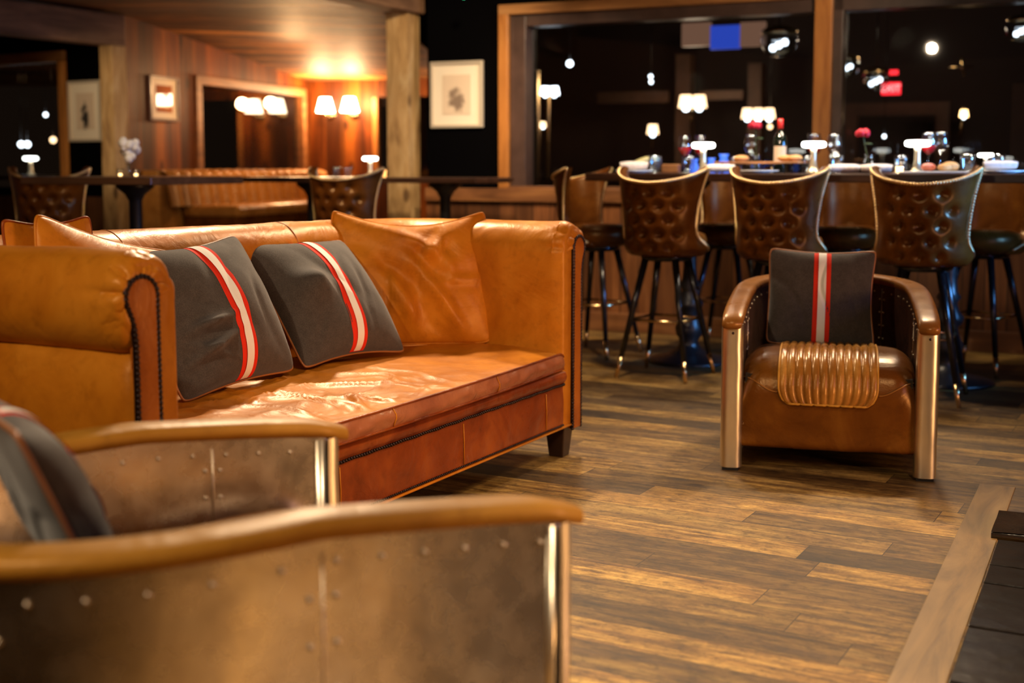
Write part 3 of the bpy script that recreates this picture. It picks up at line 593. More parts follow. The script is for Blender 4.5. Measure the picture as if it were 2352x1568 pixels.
# ------------------------------------------------------------------ aviator armchairs
def armchair(label, loc, rot, sx=1.0, capm='cap', lin='lining', rise=(.070, .022)):
    r = thing('riveted_armchair', label, 'armchair', loc, rot, 'riveted metal tub armchairs'); r.scale = (sx, 1, 1)
    HW = .345; DB = .95; YS = .46
    def plan(u):
        a = u*2-1; s = abs(a); sg = -1 if a < 0 else 1
        if s > .6: k = (1-s)/.4; return Vector((sg*(HW-.012*k*k), YS*k, 0)), Vector((sg*1.0, .05*k, 0)).normalized()
        an = s/.6*PI/2; x = (HW-.012)*math.sin(an)**.9; y = YS+(DB-YS)*max(0, math.cos(an))**.85
        return Vector((sg*x, y, 0)), Vector((sg*math.sin(an), math.cos(an)*.9, 0)).normalized()
    def zt(y): return .545+rise[0]*min(1, y/.42)**.75+rise[1]*max(0, y-.42)/.5
    def uat(y): return .2*y/YS
    N = 96; T = .034
    def shell(off0, off1, zlo, zin, name, mat, rows=14):
        vs = []; fs = []
        for i in range(N+1):
            p, n = plan(i/N); zz = zt(p.y)
            ring = [p+n*off1+Vector((0, 0, zlo+(zz-zlo)*k/rows)) for k in range(rows+1)]+[p+n*off0+Vector((0, 0, zz-(zz-zin)*k/rows)) for k in range(rows+1)]
            vs += ring
        m = 2*(rows+1)
        for i in range(N):
            for j in range(m): fs.append((i*m+j, i*m+(j+1) % m, (i+1)*m+(j+1) % m, (i+1)*m+j))
        fs += [tuple(range(m)), tuple(range(N*m, N*m+m))]
        o = MB().add(vs, fs).build(name, mat, r, True); o.data.set_sharp_from_angle(angle=.8); return o
    sh = shell(.0, T, .055, .055, 'metal_shell', M['alu'])
    ln = shell(-T+.002, -.0005, .10, .10, 'inner_lining', M[lin])
    # leather cap rail
    vs = []; fs = []; K = 14
    for i in range(N+1):
        p, n = plan(i/N); zz = zt(p.y)
        e = 1-min(1, p.y/.03) if p.y < .03 else 0
        for k in range(K):
            a = 2*PI*k/K; x = (T+.007)*math.copysign(abs(math.cos(a))**.55, math.cos(a)); z = .019*math.copysign(abs(math.sin(a))**.7, math.sin(a))
            vs.append(p+n*x*(1-.12*e)+Vector((0, -.042 if i in (0, N) else 0, zz+.012+z*(1-.15*e)-(.010 if i in (0, N) else 0))))
    for i in range(N):
        for k in range(K): fs.append((i*K+k, i*K+(k+1) % K, (i+1)*K+(k+1) % K, (i+1)*K+k))
    fs += [tuple(range(K)), tuple(range(N*K, N*K+K))]
    MB().add(vs, fs).build('arm_cap', M[capm], r)
    for sg in (-1, 1):  # rounded metal front posts
        def P(u, v):
            a = PI*(1-u); x = .040*math.copysign(abs(math.cos(a))**.75, math.cos(a)); y = -.038*abs(math.sin(a))**.8
            z = .012+(.545-.012)*v; d = 1+.03*ns(x*30+sg, z*14); return Vector((sg*HW+x*d, y*d+.01, z))
        m = MB().grid(P, 20, 30); m.box(sg*HW-.036, sg*HW+.036, .008, .035, .012, .543)
        po = m.build('front_post', M['post_metal'], r)
        MB().box(sg*HW-.03, sg*HW+.03, -.02, .03, 0, .013).build('foot_pad', M['black'], po, False)
        rm = MB()
        for zz in (.515,): rm.ball((sg*HW+.004, -.029, zz), .005, 8, 5)
        rm.build('rivet', M['nail'], po)
    rv = MB()
    for i in range(2, N-1, 3):
        p, n = plan(i/N); zz = zt(p.y)
        rv.ball(p+n*(T+.001)+Vector((0, 0, zz-.034)), .0050, 8, 5, (1, 1, 1)); rv.ball(p-n*(T-.001)+Vector((0, 0, zz-.034)), .0042, 8, 5)
    uo = [uat(.43), 1-uat(.43), .36, .5, .64]; ui = [uat(.27), 1-uat(.27), .36, .5, .64]
    for u in uo:
        for du in (-.009, .009):
            p, n = plan(u+du)
            for k in range(7): rv.ball(p+n*(T+.001)+Vector((0, 0, zt(p.y)-.085-.070*k)), .0052, 8, 5)
    for u in ui:
        for du in (-.007, .007):
            p, n = plan(u+du)
            for k in range(4): rv.ball(p-n*(T-.001)+Vector((0, 0, zt(p.y)-.065-.055*k)), .0044, 8, 5)
    sm = rv
    for u in uo: p, n = plan(u); sm.tube([p+n*(T+.0005)+Vector((0, 0, z)) for z in (.07, .3, zt(p.y)-.02)], .0016, 6)
    for u in ui: p, n = plan(u); sm.tube([p-n*(T-.0005)+Vector((0, 0, z)) for z in (.3, .45, zt(p.y)-.02)], .0016, 6)
    rr_ = sm.build('rivet_rows', M['rivet'], sh); rr_['kind'] = 'stuff'
    # seat
    SW = HW-T-.004
    pr = [(.60, .40), (.45, .418), (.30, .430), (.20, .433), (.12, .426), (.06, .405), (.018, .372), (-.004, .33), (-.012, .285), (-.010, .22), (-.004, .15), (.0, .095), (.05, .085)]
    def prf(v):
        k = v*(len(pr)-1); i = min(int(k), len(pr)-2); f = k-i
        g = lambda q: [pr[max(0, min(len(pr)-1, i+d))][q] for d in (-1, 0, 1, 2)]
        out = []
        for q in (0, 1):
            a, b, c, d = g(q); out.append(.5*((2*b)+(-a+c)*f+(2*a-5*b+4*c-d)*f*f+(-a+3*b-3*c+d)*f**3))
        return out
    def seatP(u, v, off=0):
        y, z = prf(v); y2, z2 = prf(min(1, v+.01)); y1, z1 = prf(max(0, v-.01)); ty, tz = y2-y1, z2-z1; L = math.hypot(ty, tz) or 1; ny, nz = tz/L, -ty/L
        x = (u*2-1); ed = max(0, (abs(x)-.72)/.28); wd = SW if y > .35 else SW; 
        drop = .050*ed**2.4*(1 if v < .7 else max(0, 1-(v-.7)/.2)); xx = x*SW*(1 if y < .38 else max(.6, 1-(y-.38)*.9))
        bul = .010*(1-x*x)*math.sin(min(1, v)*PI)
        q = off+bul+.0025*ns(xx*9, y*9+z*9)
        nz2 = nz if abs(nz) > 1e-6 else 0
        return Vector((xx, y+(-abs(ny) if z > .1 else ny)*0+(ny if ny < 0 else ny)*q+ (drop*.35 if z < .41 else 0), z+nz2*q-drop*(.9 if z > .2 else .4)))
    # orientation check: outward normal should point up on top
    st = MB().grid(seatP, 60, 60).build('seat', M['chairl'], r)
    MB().box(-SW+.01, SW-.01, .02, .5, .10, .36).build('seat_base', M['black'], st, False)
    # ribbed inset
    u0, u1, v0, v1 = .215, .785, .12, .70; NR_ = 12
    sgn = 1 if True else -1
    def insetP(a, b):
        ca, cb = 2*a-1, 2*b-1; ww = u0+(u1-u0)*a
        # rounded lower corners: shrink width near v1
        if b > .82: k = (b-.82)/.18; sh_ = 1-.20*(1-math.sqrt(max(0, 1-k*k))); ww = .5+(ww-.5)*sh_
        rib = abs(math.sin(PI*a*NR_))**.6
        return seatP(ww, v0+(v1-v0)*b, .004+.009*rib)
    ins = MB().grid(insetP, 144, 50).build('ribbed_panel', M['rib'], st); ins['label'] = 'channel-stitched golden brown leather panel'
    per = [insetP(0, b/30) for b in range(31)]+[insetP(a/30, 1) for a in range(1, 30)]+[insetP(1, 1-b/30) for b in range(31)]
    MB().tube([p+Vector((0, -.002, .002)) for p in per], .0045, 6).build('piping', M['capg'], st)
    for sg in (-1, 1):
        pts = []
        for i in range(20):
            k = i/19; uu = .5+sg*(.5-.21*k); vv = .47+.17*math.sin(k*PI/2); pts.append(seatP(uu, vv, .002))
        MB().tube(pts, .0030, 6).build('piping', M['cap'], st)
    return r
CB0 = Vector((1.150, 4.545, 0)); CBR = math.radians(-14.5)
chB = armchair('riveted metal and brown leather armchair standing alone on the plank floor, facing the viewer', CB0, CBR)
cfA = math.atan2(.80, .60)
n_near = Vector((.060, 2.045)); 
CAR = math.radians(126+0)   # local x from near post to far post -> direction (-.59,.81)
CAdir = Vector((-.59, .81)).normalized()
CA0 = Vector((.060, 2.045, 0))+Vector((CAdir.x, CAdir.y, 0))*.345*1.16
chA = armchair('blurred riveted metal armchair seen from behind in the near left corner', CA0, math.atan2(CAdir.y, CAdir.x), 1.16, 'capg', 'alu', (.045, -.012))
bd = Vector((.25, .968, 0))
pillow('striped_cushion', 'grey striped cushion with tan edging sitting on the lone armchair', (.42, .39), .13, M['grey'], pose(CB0+bd*.40+Vector((-.035, .01, .422)), math.degrees(CBR)-88, 16, 1), (.05, .05, .01, .02), .006, 21, .92, M['chairl'], G)
adir = Vector((CAdir.y, -CAdir.x, 0))   # chair A facing
pillow('striped_cushion', 'dark grey cushion with orange piping, out of focus on the nearest armchair', (.46, .36), .16, M['grey'], pose(CA0-adir*.62+Vector((-.02, .02, .42)), math.degrees(math.atan2(adir.y, adir.x))-4, 24, 0), (.04, .03, .02, .03), .006, 25, 1.0, M['grey'], G)

# ------------------------------------------------------------------ bar stools
def stool(label, loc, rot):
    r = thing('bar_stool', label, 'bar stool', loc, rot, 'tufted leather bar stools')
    # local: front = +y (towards table), back at -y
    def edge(v): return math.radians(64+58*math.exp(-(v/.15)**2)+20*v**3)
    ZB = .655
    def ztopf(a): return 1.040+.080*abs(a)**1.7
    def base(u, v):
        a = 2*u-1; ph = a*edge(v); z = ZB+(ztopf(a)-ZB)*v
        rad = .226+.030*v**2.2; rx = rad*1.0; ry = rad*.95
        if v < .1: k = 1-v/.1; rx -= .03*k*k; ry -= .03*k*k
        return ph, rx, ry, z
    def outer(u, v):
        ph, rx, ry, z = base(u, v); n = Vector((math.sin(ph), -math.cos(ph), 0)); d = 0
        gx = ph*.235/.10; gz = (z-.70)/.074
        for gy in range(-1, 7):
            offx = .5 if gy % 2 else 0
            dz = gz-gy
            if abs(dz) > 1.6 or gy > 4: continue
            for cx in (math.floor(gx-offx)+offx, math.floor(gx-offx)+1+offx):
                if abs(cx) > 1.6: continue
                dd = ((gx-cx)*1.2)**2+dz**2; d -= .024*math.exp(-dd/.085)+.006*math.exp(-dd/.4)
        d += .012*math.exp(-(ph/.9)**4)*math.sin(PI*min(1, max(0, v)))
        return Vector((rx*math.sin(ph), -ry*math.cos(ph)-.02*v, z))+n*d
    def inner(u, v):
        ph, rx, ry, z = base(u, v); t_ = .045; return Vector(((rx-t_)*math.sin(ph), -(ry-t_)*math.cos(ph)-.02*v, z))
    nu, nvv = 64, 44
    m = MB(); m.grid(outer, nu, nvv); m.grid(inner, nu, nvv)
    m.grid(lambda a, b: outer(a, 1).lerp(inner(a, 1), b)+Vector((0, 0, .010*math.sin(PI*b))), nu, 4)
    m.grid(lambda a, b: outer(0, a).lerp(inner(0, a), b), nvv, 3); m.grid(lambda a, b: outer(1, a).lerp(inner(1, a), b), nvv, 3); m.grid(lambda a, b: outer(a, 0).lerp(inner(a, 0), b), nu, 3)
    for gy in range(0, 5):
        offx = .5 if gy % 2 else 0
        for c in range(-3, 4):
            cx = c+offx; ph = cx*.10/.235
            if abs(cx) > 1.6: continue
            z = .70+gy*.074; v = (z-ZB)/(ztopf(ph/1.2)-ZB)
            if abs(ph) < edge(v)-.12 and .04 < v < .95: m.ball(outer(.5+ph/edge(v)/2, v), .007, 6, 4)
    bk = m.build('backrest', M['stool'], r, True, weld=True)
    rim = [outer(0, v/30)*.995 for v in range(2, 31)]+[outer(u/50, 1)+Vector((0, 0, .003)) for u in range(1, 50)]+[outer(1, 1-v/30)*.995 for v in range(0, 29)]
    rim = [p+Vector((0, -.003, 0)) for p in rim]
    MB().beads(rim, .0145, .0090).build('nailhead_trim', M['brassn'], bk)
    MB().lathe([(0, .655), (.14, .655), (.185, .665), (.205, .70), (.207, .735), (.195, .765), (.15, .782), (0, .787)], 32, Matrix.Translation((0, .02, 0))).build('seat', M['stool'], r)
    MB().lathe([(0, .625), (.12, .625), (.14, .64), (.14, .656), (0, .656)], 24).build('seat_plate', M['black'], r)
    for sx in (-1, 1):
        for sy in (-1, 1):
            a = Vector((sx*.085, sy*.085, .64)); b = Vector((sx*.200, sy*.200, .0)); c = a.lerp(b, .83)
            lg = MB().tube([a, a.lerp(b, .4), c], lambda q: .0205-.0065*q, 10).build('leg', M['black'], r)
            MB().tube([c, b], lambda q: .0145-.004*q, 10).build('leg_tip', M['brass'], lg)
    q = .085+(.200-.085)*(.64-.31)/.64; fr = MB()
    for a, b in (((-q, -q), (q, -q)), ((q, -q), (q, q)), ((q, q), (-q, q)), ((-q, q), (-q, -q))): fr.tube([(a[0], a[1], .31), (b[0], b[1], .31)], .0075, 8)
    fr.build('footrest', M['brass'], r)
    return r
TA = math.radians(-30); TO = Vector((1.65, 6.9, 0)); tv = Vector((math.cos(TA), math.sin(TA), 0)); tn = Vector((-math.sin(TA), math.cos(TA), 0))
def tp(s, n, z=0): p = TO+tv*s+tn*n; return Vector((p.x, p.y, z))
S0 = stool('tufted brown leather bar stool, first of the row seen from behind, nearest the sofa', tp(-.645, -.52), TA)
dup(S0, tp(-.02, -.50), TA+.03, 'tufted brown bar stool, middle one of the row seen from behind, above the armchair')
dup(S0, tp(.70, -.53), TA+.10, 'tufted brown bar stool, rightmost of the row seen from behind, blue sheen on its back')
dup(S0, tp(-1.33, .02), TA-PI/2-.1, 'brown bar stool at the left end of the long bar table, open side showing')
dup(S0, tp(-.70, .56), TA+PI, 'brown bar stool across the long table, seen between the first and middle stools')
dup(S0, tp(.03, .56), TA+PI, 'brown bar stool across the long table, seen between the middle and right stools')
dup(S0, tp(.80, .50), TA+PI-.3, 'brown bar stool across the long table, showing past the right stool')
dup(S0, Vector((-1.02, 8.02, 0)), math.radians(-18), 'tufted bar stool behind the sofa back, beside the pale timber post')
dup(S0, Vector((-3.02, 8.32, 0)), math.radians(8), 'dim bar stool tucked behind the small dark table at the left edge')

# ------------------------------------------------------------------ tables
def pedestal(r, x, y, h, disc=.24):
    pr = [(0, 0), (disc, 0), (disc, .012), (disc*.93, .022), (disc*.5, .045), (.07, .08), (.05, .12), (.075, .16), (.082, .20), (.06, .25), (.048, .29), (.075, .32), (.08, .345), (.055, .38), (.045, .42), (.062, .45), (.045, .48), (.038, .55), (.038, h-.10), (.06, h-.06), (.11, h-.02), (.11, h), (0, h)]
    MB().lathe(pr, 28, Matrix.Translation((x, y, 0))).build('pedestal_base', M['iron'], r)
TZ = 1.09
tb = thing('bar_table', 'long dark bar-height table set for dinner on black cast pedestals', 'table', TO, TA)
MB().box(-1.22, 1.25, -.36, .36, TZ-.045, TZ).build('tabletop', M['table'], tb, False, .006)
pedestal(tb, -.72, 0, TZ-.045); pedestal(tb, .72, 0, TZ-.045)
t1 = thing('bar_table', 'small square dark bar table at the left with white flowers on it', 'table', (-2.225, 7.474, 0), WA)
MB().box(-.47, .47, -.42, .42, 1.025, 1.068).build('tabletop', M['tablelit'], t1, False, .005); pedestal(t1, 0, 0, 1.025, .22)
t2 = thing('bar_table', 'dark bar table in front of the pale timber post, behind the single stool', 'table', (-.95, 8.72, 0), WA)
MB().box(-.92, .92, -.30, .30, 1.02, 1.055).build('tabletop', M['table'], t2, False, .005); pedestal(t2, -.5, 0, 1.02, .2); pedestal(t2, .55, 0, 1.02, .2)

# ------------------------------------------------------------------ table settings
def lamp(label, loc, s=1.0, grp='mushroom table lamps'):
    r = thing('table_lamp', label, 'lamp', loc, 0, grp); r.scale = (s, s, s)
    MB().lathe([(0, 0), (.042, 0), (.041, .008), (.030, .018), (.021, .035), (.0165, .07), (.0155, .11), (.018, .14), (0, .14)], 20).build('stem', M['lampstem'], r)
    MB().lathe([(0, .138), (.045, .138), (.062, .143), (.066, .155), (.063, .166), (.055, .171), (0, .173)], 28).build('lamp_shade', M['lamp'], r)
    return r
def wine(label, loc, full=True, s=1.0):
    r = thing('wine_glass', label, 'glass', loc, 0, 'stemmed wine glasses'); r.scale = (s, s, s)
    MB().lathe([(0, 0), (.034, 0), (.034, .002), (.006, .006), (.0035, .02), (.0035, .085), (.008, .095), (.028, .112), (.040, .135), (.042, .158), (.036, .195), (.032, .215), (.0305, .215), (.0345, .195), (.0405, .158), (.0385, .136), (.027, .1145), (.006, .098), (0, .097)], 24).build('bowl_and_stem', M['glass'], r)
    if full: MB().lathe([(0, .0985), (.006, .0988), (.026, .1150), (.0375, .1365), (.0385, .144), (0, .144)], 20).build('red_wine', M['wine'], r)
    return r
def tumbler(label, loc, s=1.0, group='water tumblers'):
    r = MB().lathe([(0, 0), (.026, 0), (.032, .03), (.038, .07), (.036, .098), (.0345, .098), (.0365, .07), (.0305, .03), (.025, .010), (0, .010)], 24).build('water_tumbler', M['glass'], None, loc=loc)
    r.scale = (s, s, s); return tag(r, label, 'glass', group)
def napkin(label, loc, rot, s=1):
    def P(u, v):
        a = u*2*PI*1.6; rr = .020+.012*(1-u)*0+.010*u; x = (v-.5)*.155; rr *= 1-.25*abs(2*v-1)**3; return Vector((x*(1+.05*math.sin(a)), rr*math.cos(a)*1.15, .026+rr*math.sin(a)*.85+.002*ns(x*20, a)))
    r = MB().grid(P, 40, 16).build('rolled_napkin', M['napkin'], None, loc=loc, rot=rot); r.scale = (s, s, s); return tag(r, label, 'napkin', 'rolled napkins')
def plate(label, loc, rr=.13):
    r = MB().lathe([(0, 0), (rr*.55, 0), (rr*.6, .004), (rr, .013), (rr, .017), (rr*.58, .009), (0, .008)], 32).build('dinner_plate', M['china'], None, loc=loc); return tag(r, label, 'plate', 'white plates')
def rose(name, label, loc, lean, col, vase=True, hh=.10, group='roses'):
    r = thing(name, label, 'flower', loc, 0, group)
    if vase:
        MB().lathe([(0, 0), (.026, 0), (.030, .015), (.036, .045), (.026, .075), (.020, .088), (.030, .105), (.028, .105), (.0185, .088), (.0245, .075), (.034, .045), (.028, .016), (.024, .010), (0, .010)], 20).build('vase', M['glass'], r)
    top = Vector((lean[0], lean[1], .105+hh)); pts = [Vector((0, 0, .02)), Vector((lean[0]*.3, lean[1]*.3, .09)), Vector((lean[0]*.8, lean[1]*.8, .09+hh*.7)), top]
    MB().tube(pts, .0028, 6).build('stem', M['green'], r)
    m = MB(); m.ball(top, .018, 10, 7, (1, 1, 1.1))
    for k in range(11):
        a = k*2.4; rr = .013+.0016*k; c = top+Vector((math.cos(a)*rr, math.sin(a)*rr, .006-.0012*k)); m.ball(c, .016, 7, 5, (1.05, .85, 1.2))
    m.build('blossom', col, r)
    lf = MB().ball(Vector(pts[2])+Vector((.02, 0, -.01)), .022, 8, 5, (1.2, .5, .25)); lf.build('leaf', M['green'], r)
    return r
# (s, n) on the table: s along, n across (negative = towards the camera)
def px(x, n):  # table coordinate s for an image column x at depth row n (used only to set out the places)
    k = (x-1176)/2900; a = TO+tn*n; return (k*a.y-a.x)/(tv.x-k*tv.y)
for x, n, lb in ((1613, -.05, 'lit mushroom lamp at the left of the long table, red wine behind it'), (1865, .0, 'lit mushroom lamp in the middle of the long table before a red wine glass'),
                 (2102, -.05, 'lit mushroom lamp at the right of the long table, beside the bread tray')): lamp(lb, tp(px(x, n), n, TZ), 1.0)
lamp('small lit lamp glowing at the far right end of the long table', tp(px(2258, .28), .28, TZ), .62)
wi = [(1571, .10, 1, 'wine glass standing left of the first mushroom lamp'), (1606, .10, 1, 'red wine glass directly behind the first mushroom lamp'), (1866, .25, 1, 'red wine glass directly behind the middle mushroom lamp'),
      (1722, .2, 0, 'empty wine glass beneath the dark red rose'), (1912, .12, 0, 'empty wine glass right of the middle mushroom lamp'), (2127, .06, 1, 'red wine glass just right of the third mushroom lamp'), (2155, .18, 0, 'tall empty wine glass behind the right red wine')]
for x, n, f_, lb in wi: wine(lb, tp(px(x, n), n, TZ), bool(f_), 1.0 if n < .15 else 1.03)
tu = [(1503, -.18, 'tumbler right of the left rolled napkin'), (1580, -.02, 'tumbler left of the first mushroom lamp stem'), (1688, .12, 'short tumbler beside the blue glass jug'), (1918, -.05, 'tumbler between the middle lamp and the rolled napkin'),
      (2066, .03, 'tumbler left of the third mushroom lamp'), (2217, -.10, 'tumbler behind the right stool, beside the bread'), (2286, .0, 'tumbler behind the rightmost napkin'), (1852, .16, 'tumbler directly under the middle lamp disc')]
for x, n, lb in tu: tumbler(lb, tp(px(x, n), n, TZ))
na = [(1935, -.18, .1, 'cream rolled napkin right of the middle stool'), (2010, -.2, -.25, 'white rolled napkin left of the right stool'), (2292, -.15, 0, 'rolled napkin on a plate at the far right'), (1455, -.22, .1, 'white rolled napkin on the tray at the table left end'), (1652, -.15, 0, 'folded napkin between the first two stools')]
for x, n, a, lb in na: napkin(lb, tp(px(x, n), n, TZ+(.016 if x > 2200 or x < 1500 else 0)), TA+.35+a)
plate('white plate at the left end of the long table', tp(px(1455, -.22), -.22, TZ), .11); plate('white plate under the far right napkin', tp(px(2292, -.15), -.15, TZ), .12); plate('white plate before the serving board', tp(px(1735, -.18), -.18, TZ), .12)
def tray(label, s, n, mat, w=.34, d=.18, h=.012, z=TZ):
    o = MB().box(-w/2, w/2, -d/2, d/2, 0, h).build('serving_tray', mat, None, False, .004, loc=tp(s, n, z), rot=TA); return tag(o, label, 'tray')
tray('metal tray of bread and cured meat behind the right stool', px(2150, -.22), -.22, M['china'])
for x, n, sc_, lb, mt, ct in ((2178, -.16, .035, 'golden bread roll on the right tray, nearer the tumbler', 'bread', 'bread'), (2165, -.20, .028, 'small bread roll on the right tray beside the meat', 'bread', 'bread'), (2128, -.16, .03, 'pink cured meat on the right tray', 'ham', 'food')):
    o = MB().ball((0, 0, sc_*.7), sc_, 14, 9, (1.3, 1, .7)).build('bread_roll' if ct == 'bread' else 'cured_meat', M[mt], None, loc=tp(px(x, n), n, TZ+.012)); tag(o, lb, ct)
bd_ = thing('serving_stand', 'raised wooden serving board in the middle of the long table', 'serving board', tp(px(1745, -.02), -.02, TZ), TA)
MB().box(-.24, .24, -.10, .10, .052, .064).build('board', M['boardw'], bd_, False, .004)
for x in (-.2, .2):
    for y in (-.07, .07): MB().tube([(x, y, 0), (x, y, .053)], .006, 6).build('leg', M['black'], bd_)
for x, n, lb in ((1700, -.02, 'crusty bread chunk on the left of the raised board'), (1800, .0, 'bread chunk at the right of the raised board'), (1822, -.04, 'small bread end at the right edge of the raised board')):
    o = MB().ball((0, 0, .018), .026, 12, 8, (1.7, 1, .7)).build('bread_roll', M['bread'], None, loc=tp(px(x, n), n, TZ+.064)); tag(o, lb, 'bread')
bo = thing('wine_bottle', 'dark wine bottle with red capsule and cream label behind the middle stool', 'bottle', tp(px(1788, .14), .14, TZ))
MB().lathe([(0, 0), (.036, 0), (.038, .005), (.038, .185), (.034, .205), (.018, .228), (.0145, .245), (.0145, .30), (0, .30)], 24).build('body', M['bottle'], bo)
MB().lathe([(.0150, .248), (.0155, .248), (.0155, .303), (.0, .303)], 18).build('capsule', M['capsule'], bo)
m = MB(); m.grid(lambda u, v: Vector((.0386*math.sin((u-.5)*2.2-.2), -.0386*math.cos((u-.5)*2.2-.2), .06+.09*v)), 16, 2); m.build('label', M['paper'], bo)
rose('red_rose', 'dark red rose standing high left of the wine bottle', tp(px(1735, .29), .29, TZ), (-.01, 0), M['petal_r'], True, .17)
rose('red_rose', 'bright red rose leaning left in a clear glass vase', tp(px(1992, .02), .02, TZ), (-.035, 0), M['petal_r'], True, .11)
def bj(x, n, s, lb):
    o = MB().lathe([(0, 0), (.032, 0), (.036, .04), (.026, .07), (.020, .085), (.030, .11), (0, .11)], 18).build('blue_glass_jug', M['blueglass'], None, loc=tp(px(x, n), n, TZ)); o.scale = (s, s, s); tag(o, lb, 'jug', 'blue lit glassware')
bj(1660, .22, 1.0, 'glowing blue glass jug behind the long table'); bj(1632, .28, .8, 'glowing blue glass right behind the first lamp'); bj(1593, .28, .75, 'glowing blue glass left behind the first lamp')
cd = thing('candle_holder', 'black votive holder with lit candle beside the third lamp', 'candle', tp(px(2062, -.16), -.16, TZ))
MB().lathe([(0, 0), (.026, 0), (.028, .06), (.026, .06), (.024, .006), (0, .006)], 18).build('holder', M['glass'], cd); MB().lathe([(0, .007), (.018, .007), (.018, .035), (0, .035)], 16).build('candle', M['candle'], cd)
for x, n, r_, lb in ((1472, -.05, -.5, 'olive green loaf propped up at the left end of the table'),):
    o = MB().ball((0, 0, .055), .045, 14, 9, (1.9, .6, .55)).build('bread_loaf', simple('olive_crust', (.42, .36, .14), .5), None, loc=tp(px(x, n), n, TZ)); o.rotation_euler = (0, r_, 0); tag(o, lb, 'bread')
o = MB().box(-.05, .05, -.03, .03, 0, .05).build('bread_box', M['boardw'], None, False, .006, loc=tp(px(1540, .0), 0, TZ), rot=TA); tag(o, 'small tan wooden box between two tumblers', 'box')
# left tables
def t1p(x, n): k = (x-1176)/2900; a = Vector((-2.225, 7.474, 0))+nv*n; s = (k*a.y-a.x)/(wv.x-k*wv.y); return a+wv*s
fw = thing('white_flower_vase', 'white blossoms in a small vase on the left square table', 'flower', t1p(300, 0)+Vector((0, 0, 1.068)))
MB().lathe([(0, 0), (.026, 0), (.028, .04), (.018, .07), (.020, .085), (0, .085)], 16).build('vase', M['glass'], fw)
m = MB(); rr = random.Random(3)
for k in range(22): m.ball((rr.uniform(-.045, .045), rr.uniform(-.04, .04), .155+rr.uniform(-.05, .055)), rr.uniform(.018, .030), 8, 6)
m.build('blossom', M['petal_w'], fw); MB().tube([(0, 0, .02), (0, 0, .12)], .004, 6).build('stem', M['green'], fw)
for x, lb in ((280, 'small glass with tealight left of the white flower vase'), (316, 'small glass with tealight right of the white flower vase')):
    q = thing('tealight_glass', lb, 'candle', t1p(x, -.12)+Vector((0, 0, 1.068)), 0, 'tealights'); MB().lathe([(0, 0), (.020, 0), (.022, .045), (.020, .045), (.018, .005), (0, .005)], 14).build('glass', M['glass'], q)
    MB().lathe([(0, .006), (.010, .006), (.010, .018), (0, .018)], 10).build('candle', M['candle'], q)
def t2p(x, n): k = (x-1176)/2900; a = Vector((-.95, 8.72, 0))+nv*n; s = (k*a.y-a.x)/(wv.x-k*wv.y); return a+wv*s
lamp('lit mushroom lamp on the dark table left of the pale post', t2p(852, 0)+Vector((0, 0, 1.055)), .82)
tumbler('small glass on the dark table farther left of the lamp', t2p(775, 0)+Vector((0, 0, 1.055)), .75); tumbler('small glass on the dark table between lamp and other glass', t2p(801, 0)+Vector((0, 0, 1.055)), .75)
o = MB().lathe([(0, 0), (.03, 0), (.034, .05), (0, .05)], 16).build('amber_votive', emit('amber_glow', (1, .45, .12), 2.5), None, loc=t2p(878, .1)+Vector((0, 0, 1.055))); tag(o, 'amber glowing votive against the pale post', 'candle')
# ------------------------------------------------------------------ pictures
def picture(label, O, rot, x, z0, z1, wd, frame, artm, dy=-.02, fwid=.022, glow=None):
    p = O+Vector((math.cos(rot), math.sin(rot), 0))*x; h = z1-z0
    r = thing('framed_print', label, 'picture', (p.x, p.y, (z0+z1)/2), rot); m = MB(); 
    for b in ((-wd/2, wd/2, h/2-fwid, h/2), (-wd/2, wd/2, -h/2, -h/2+fwid), (-wd/2, -wd/2+fwid, -h/2+fwid, h/2-fwid), (wd/2-fwid, wd/2, -h/2+fwid, h/2-fwid)): m.box(b[0], b[1], dy-.012, -.001, b[2], b[3])
    m.build('frame', frame, r, False, .003)
    MB().box(-wd/2+fwid, wd/2-fwid, dy+.005, -.003, -h/2+fwid, h/2-fwid).build('mount', M['mat'], r, False)
    iw, ih = wd*.27, h*.30
    MB().box(-iw, iw, dy+.001, dy+.006, -ih, ih).build('print', artm, r, False)
    return r
picture('cream framed sketch print on the black wall beside the large window', WO, WA, -.338, 1.405, 1.875, .415, M['picframe'], art('sketch_print', (.22, .15, .10), .085, .10, 1))
picture('black and white portrait print on the black wall beside the left post', LW, LA, -.255, 1.335, 1.835, .385, M['picframe'], art('portrait_print', (.03, .025, .02), .060, .12, 2))
pc = picture('brown framed print reflecting two lamps on the red wood wall', LO, A-PI, 0, 1.52, 1.90, .44, M['picdark'], simple('glazed_print', (.40, .13, .05), .03, 0, .9, coat=.6))
pc.location = LO+Vector((.3, .954, 0))*.52+NR*.0+Vector((0, 0, 1.71)); pc.rotation_euler = (0, 0, A)
# ------------------------------------------------------------------ booth bench
bq = thing('booth_bench', 'channel-backed tan leather booth bench along the red wood wall', 'bench', LO, A)
def chan(u, v):
    x = .10+3.02*u; c = abs(math.sin(PI*x/.17)); y = -.27-.075*c
    pr = math.sin(min(1, v/.92)*PI/2); z = .80+.30*v; y += .05*(v) + (.10*max(0, (v-.86)/.14)**2)
    return Vector((x, y, z-.004+.012*c*(v > .8)))
MB().grid(chan, 260, 16).build('channel_back', M['booth'], bq)
MB().box(.09, 3.14, -.22, -.02, .0, 1.10).build('back_body', M['booth'], bq, False, .02)
MB().box(.40, 3.14, -.78, -.24, .70, .80).build('seat', M['booth'], bq, False, .03); MB().box(.42, 3.14, -.75, -.24, 0, .70).build('base', M['stool'], bq, False, .01)
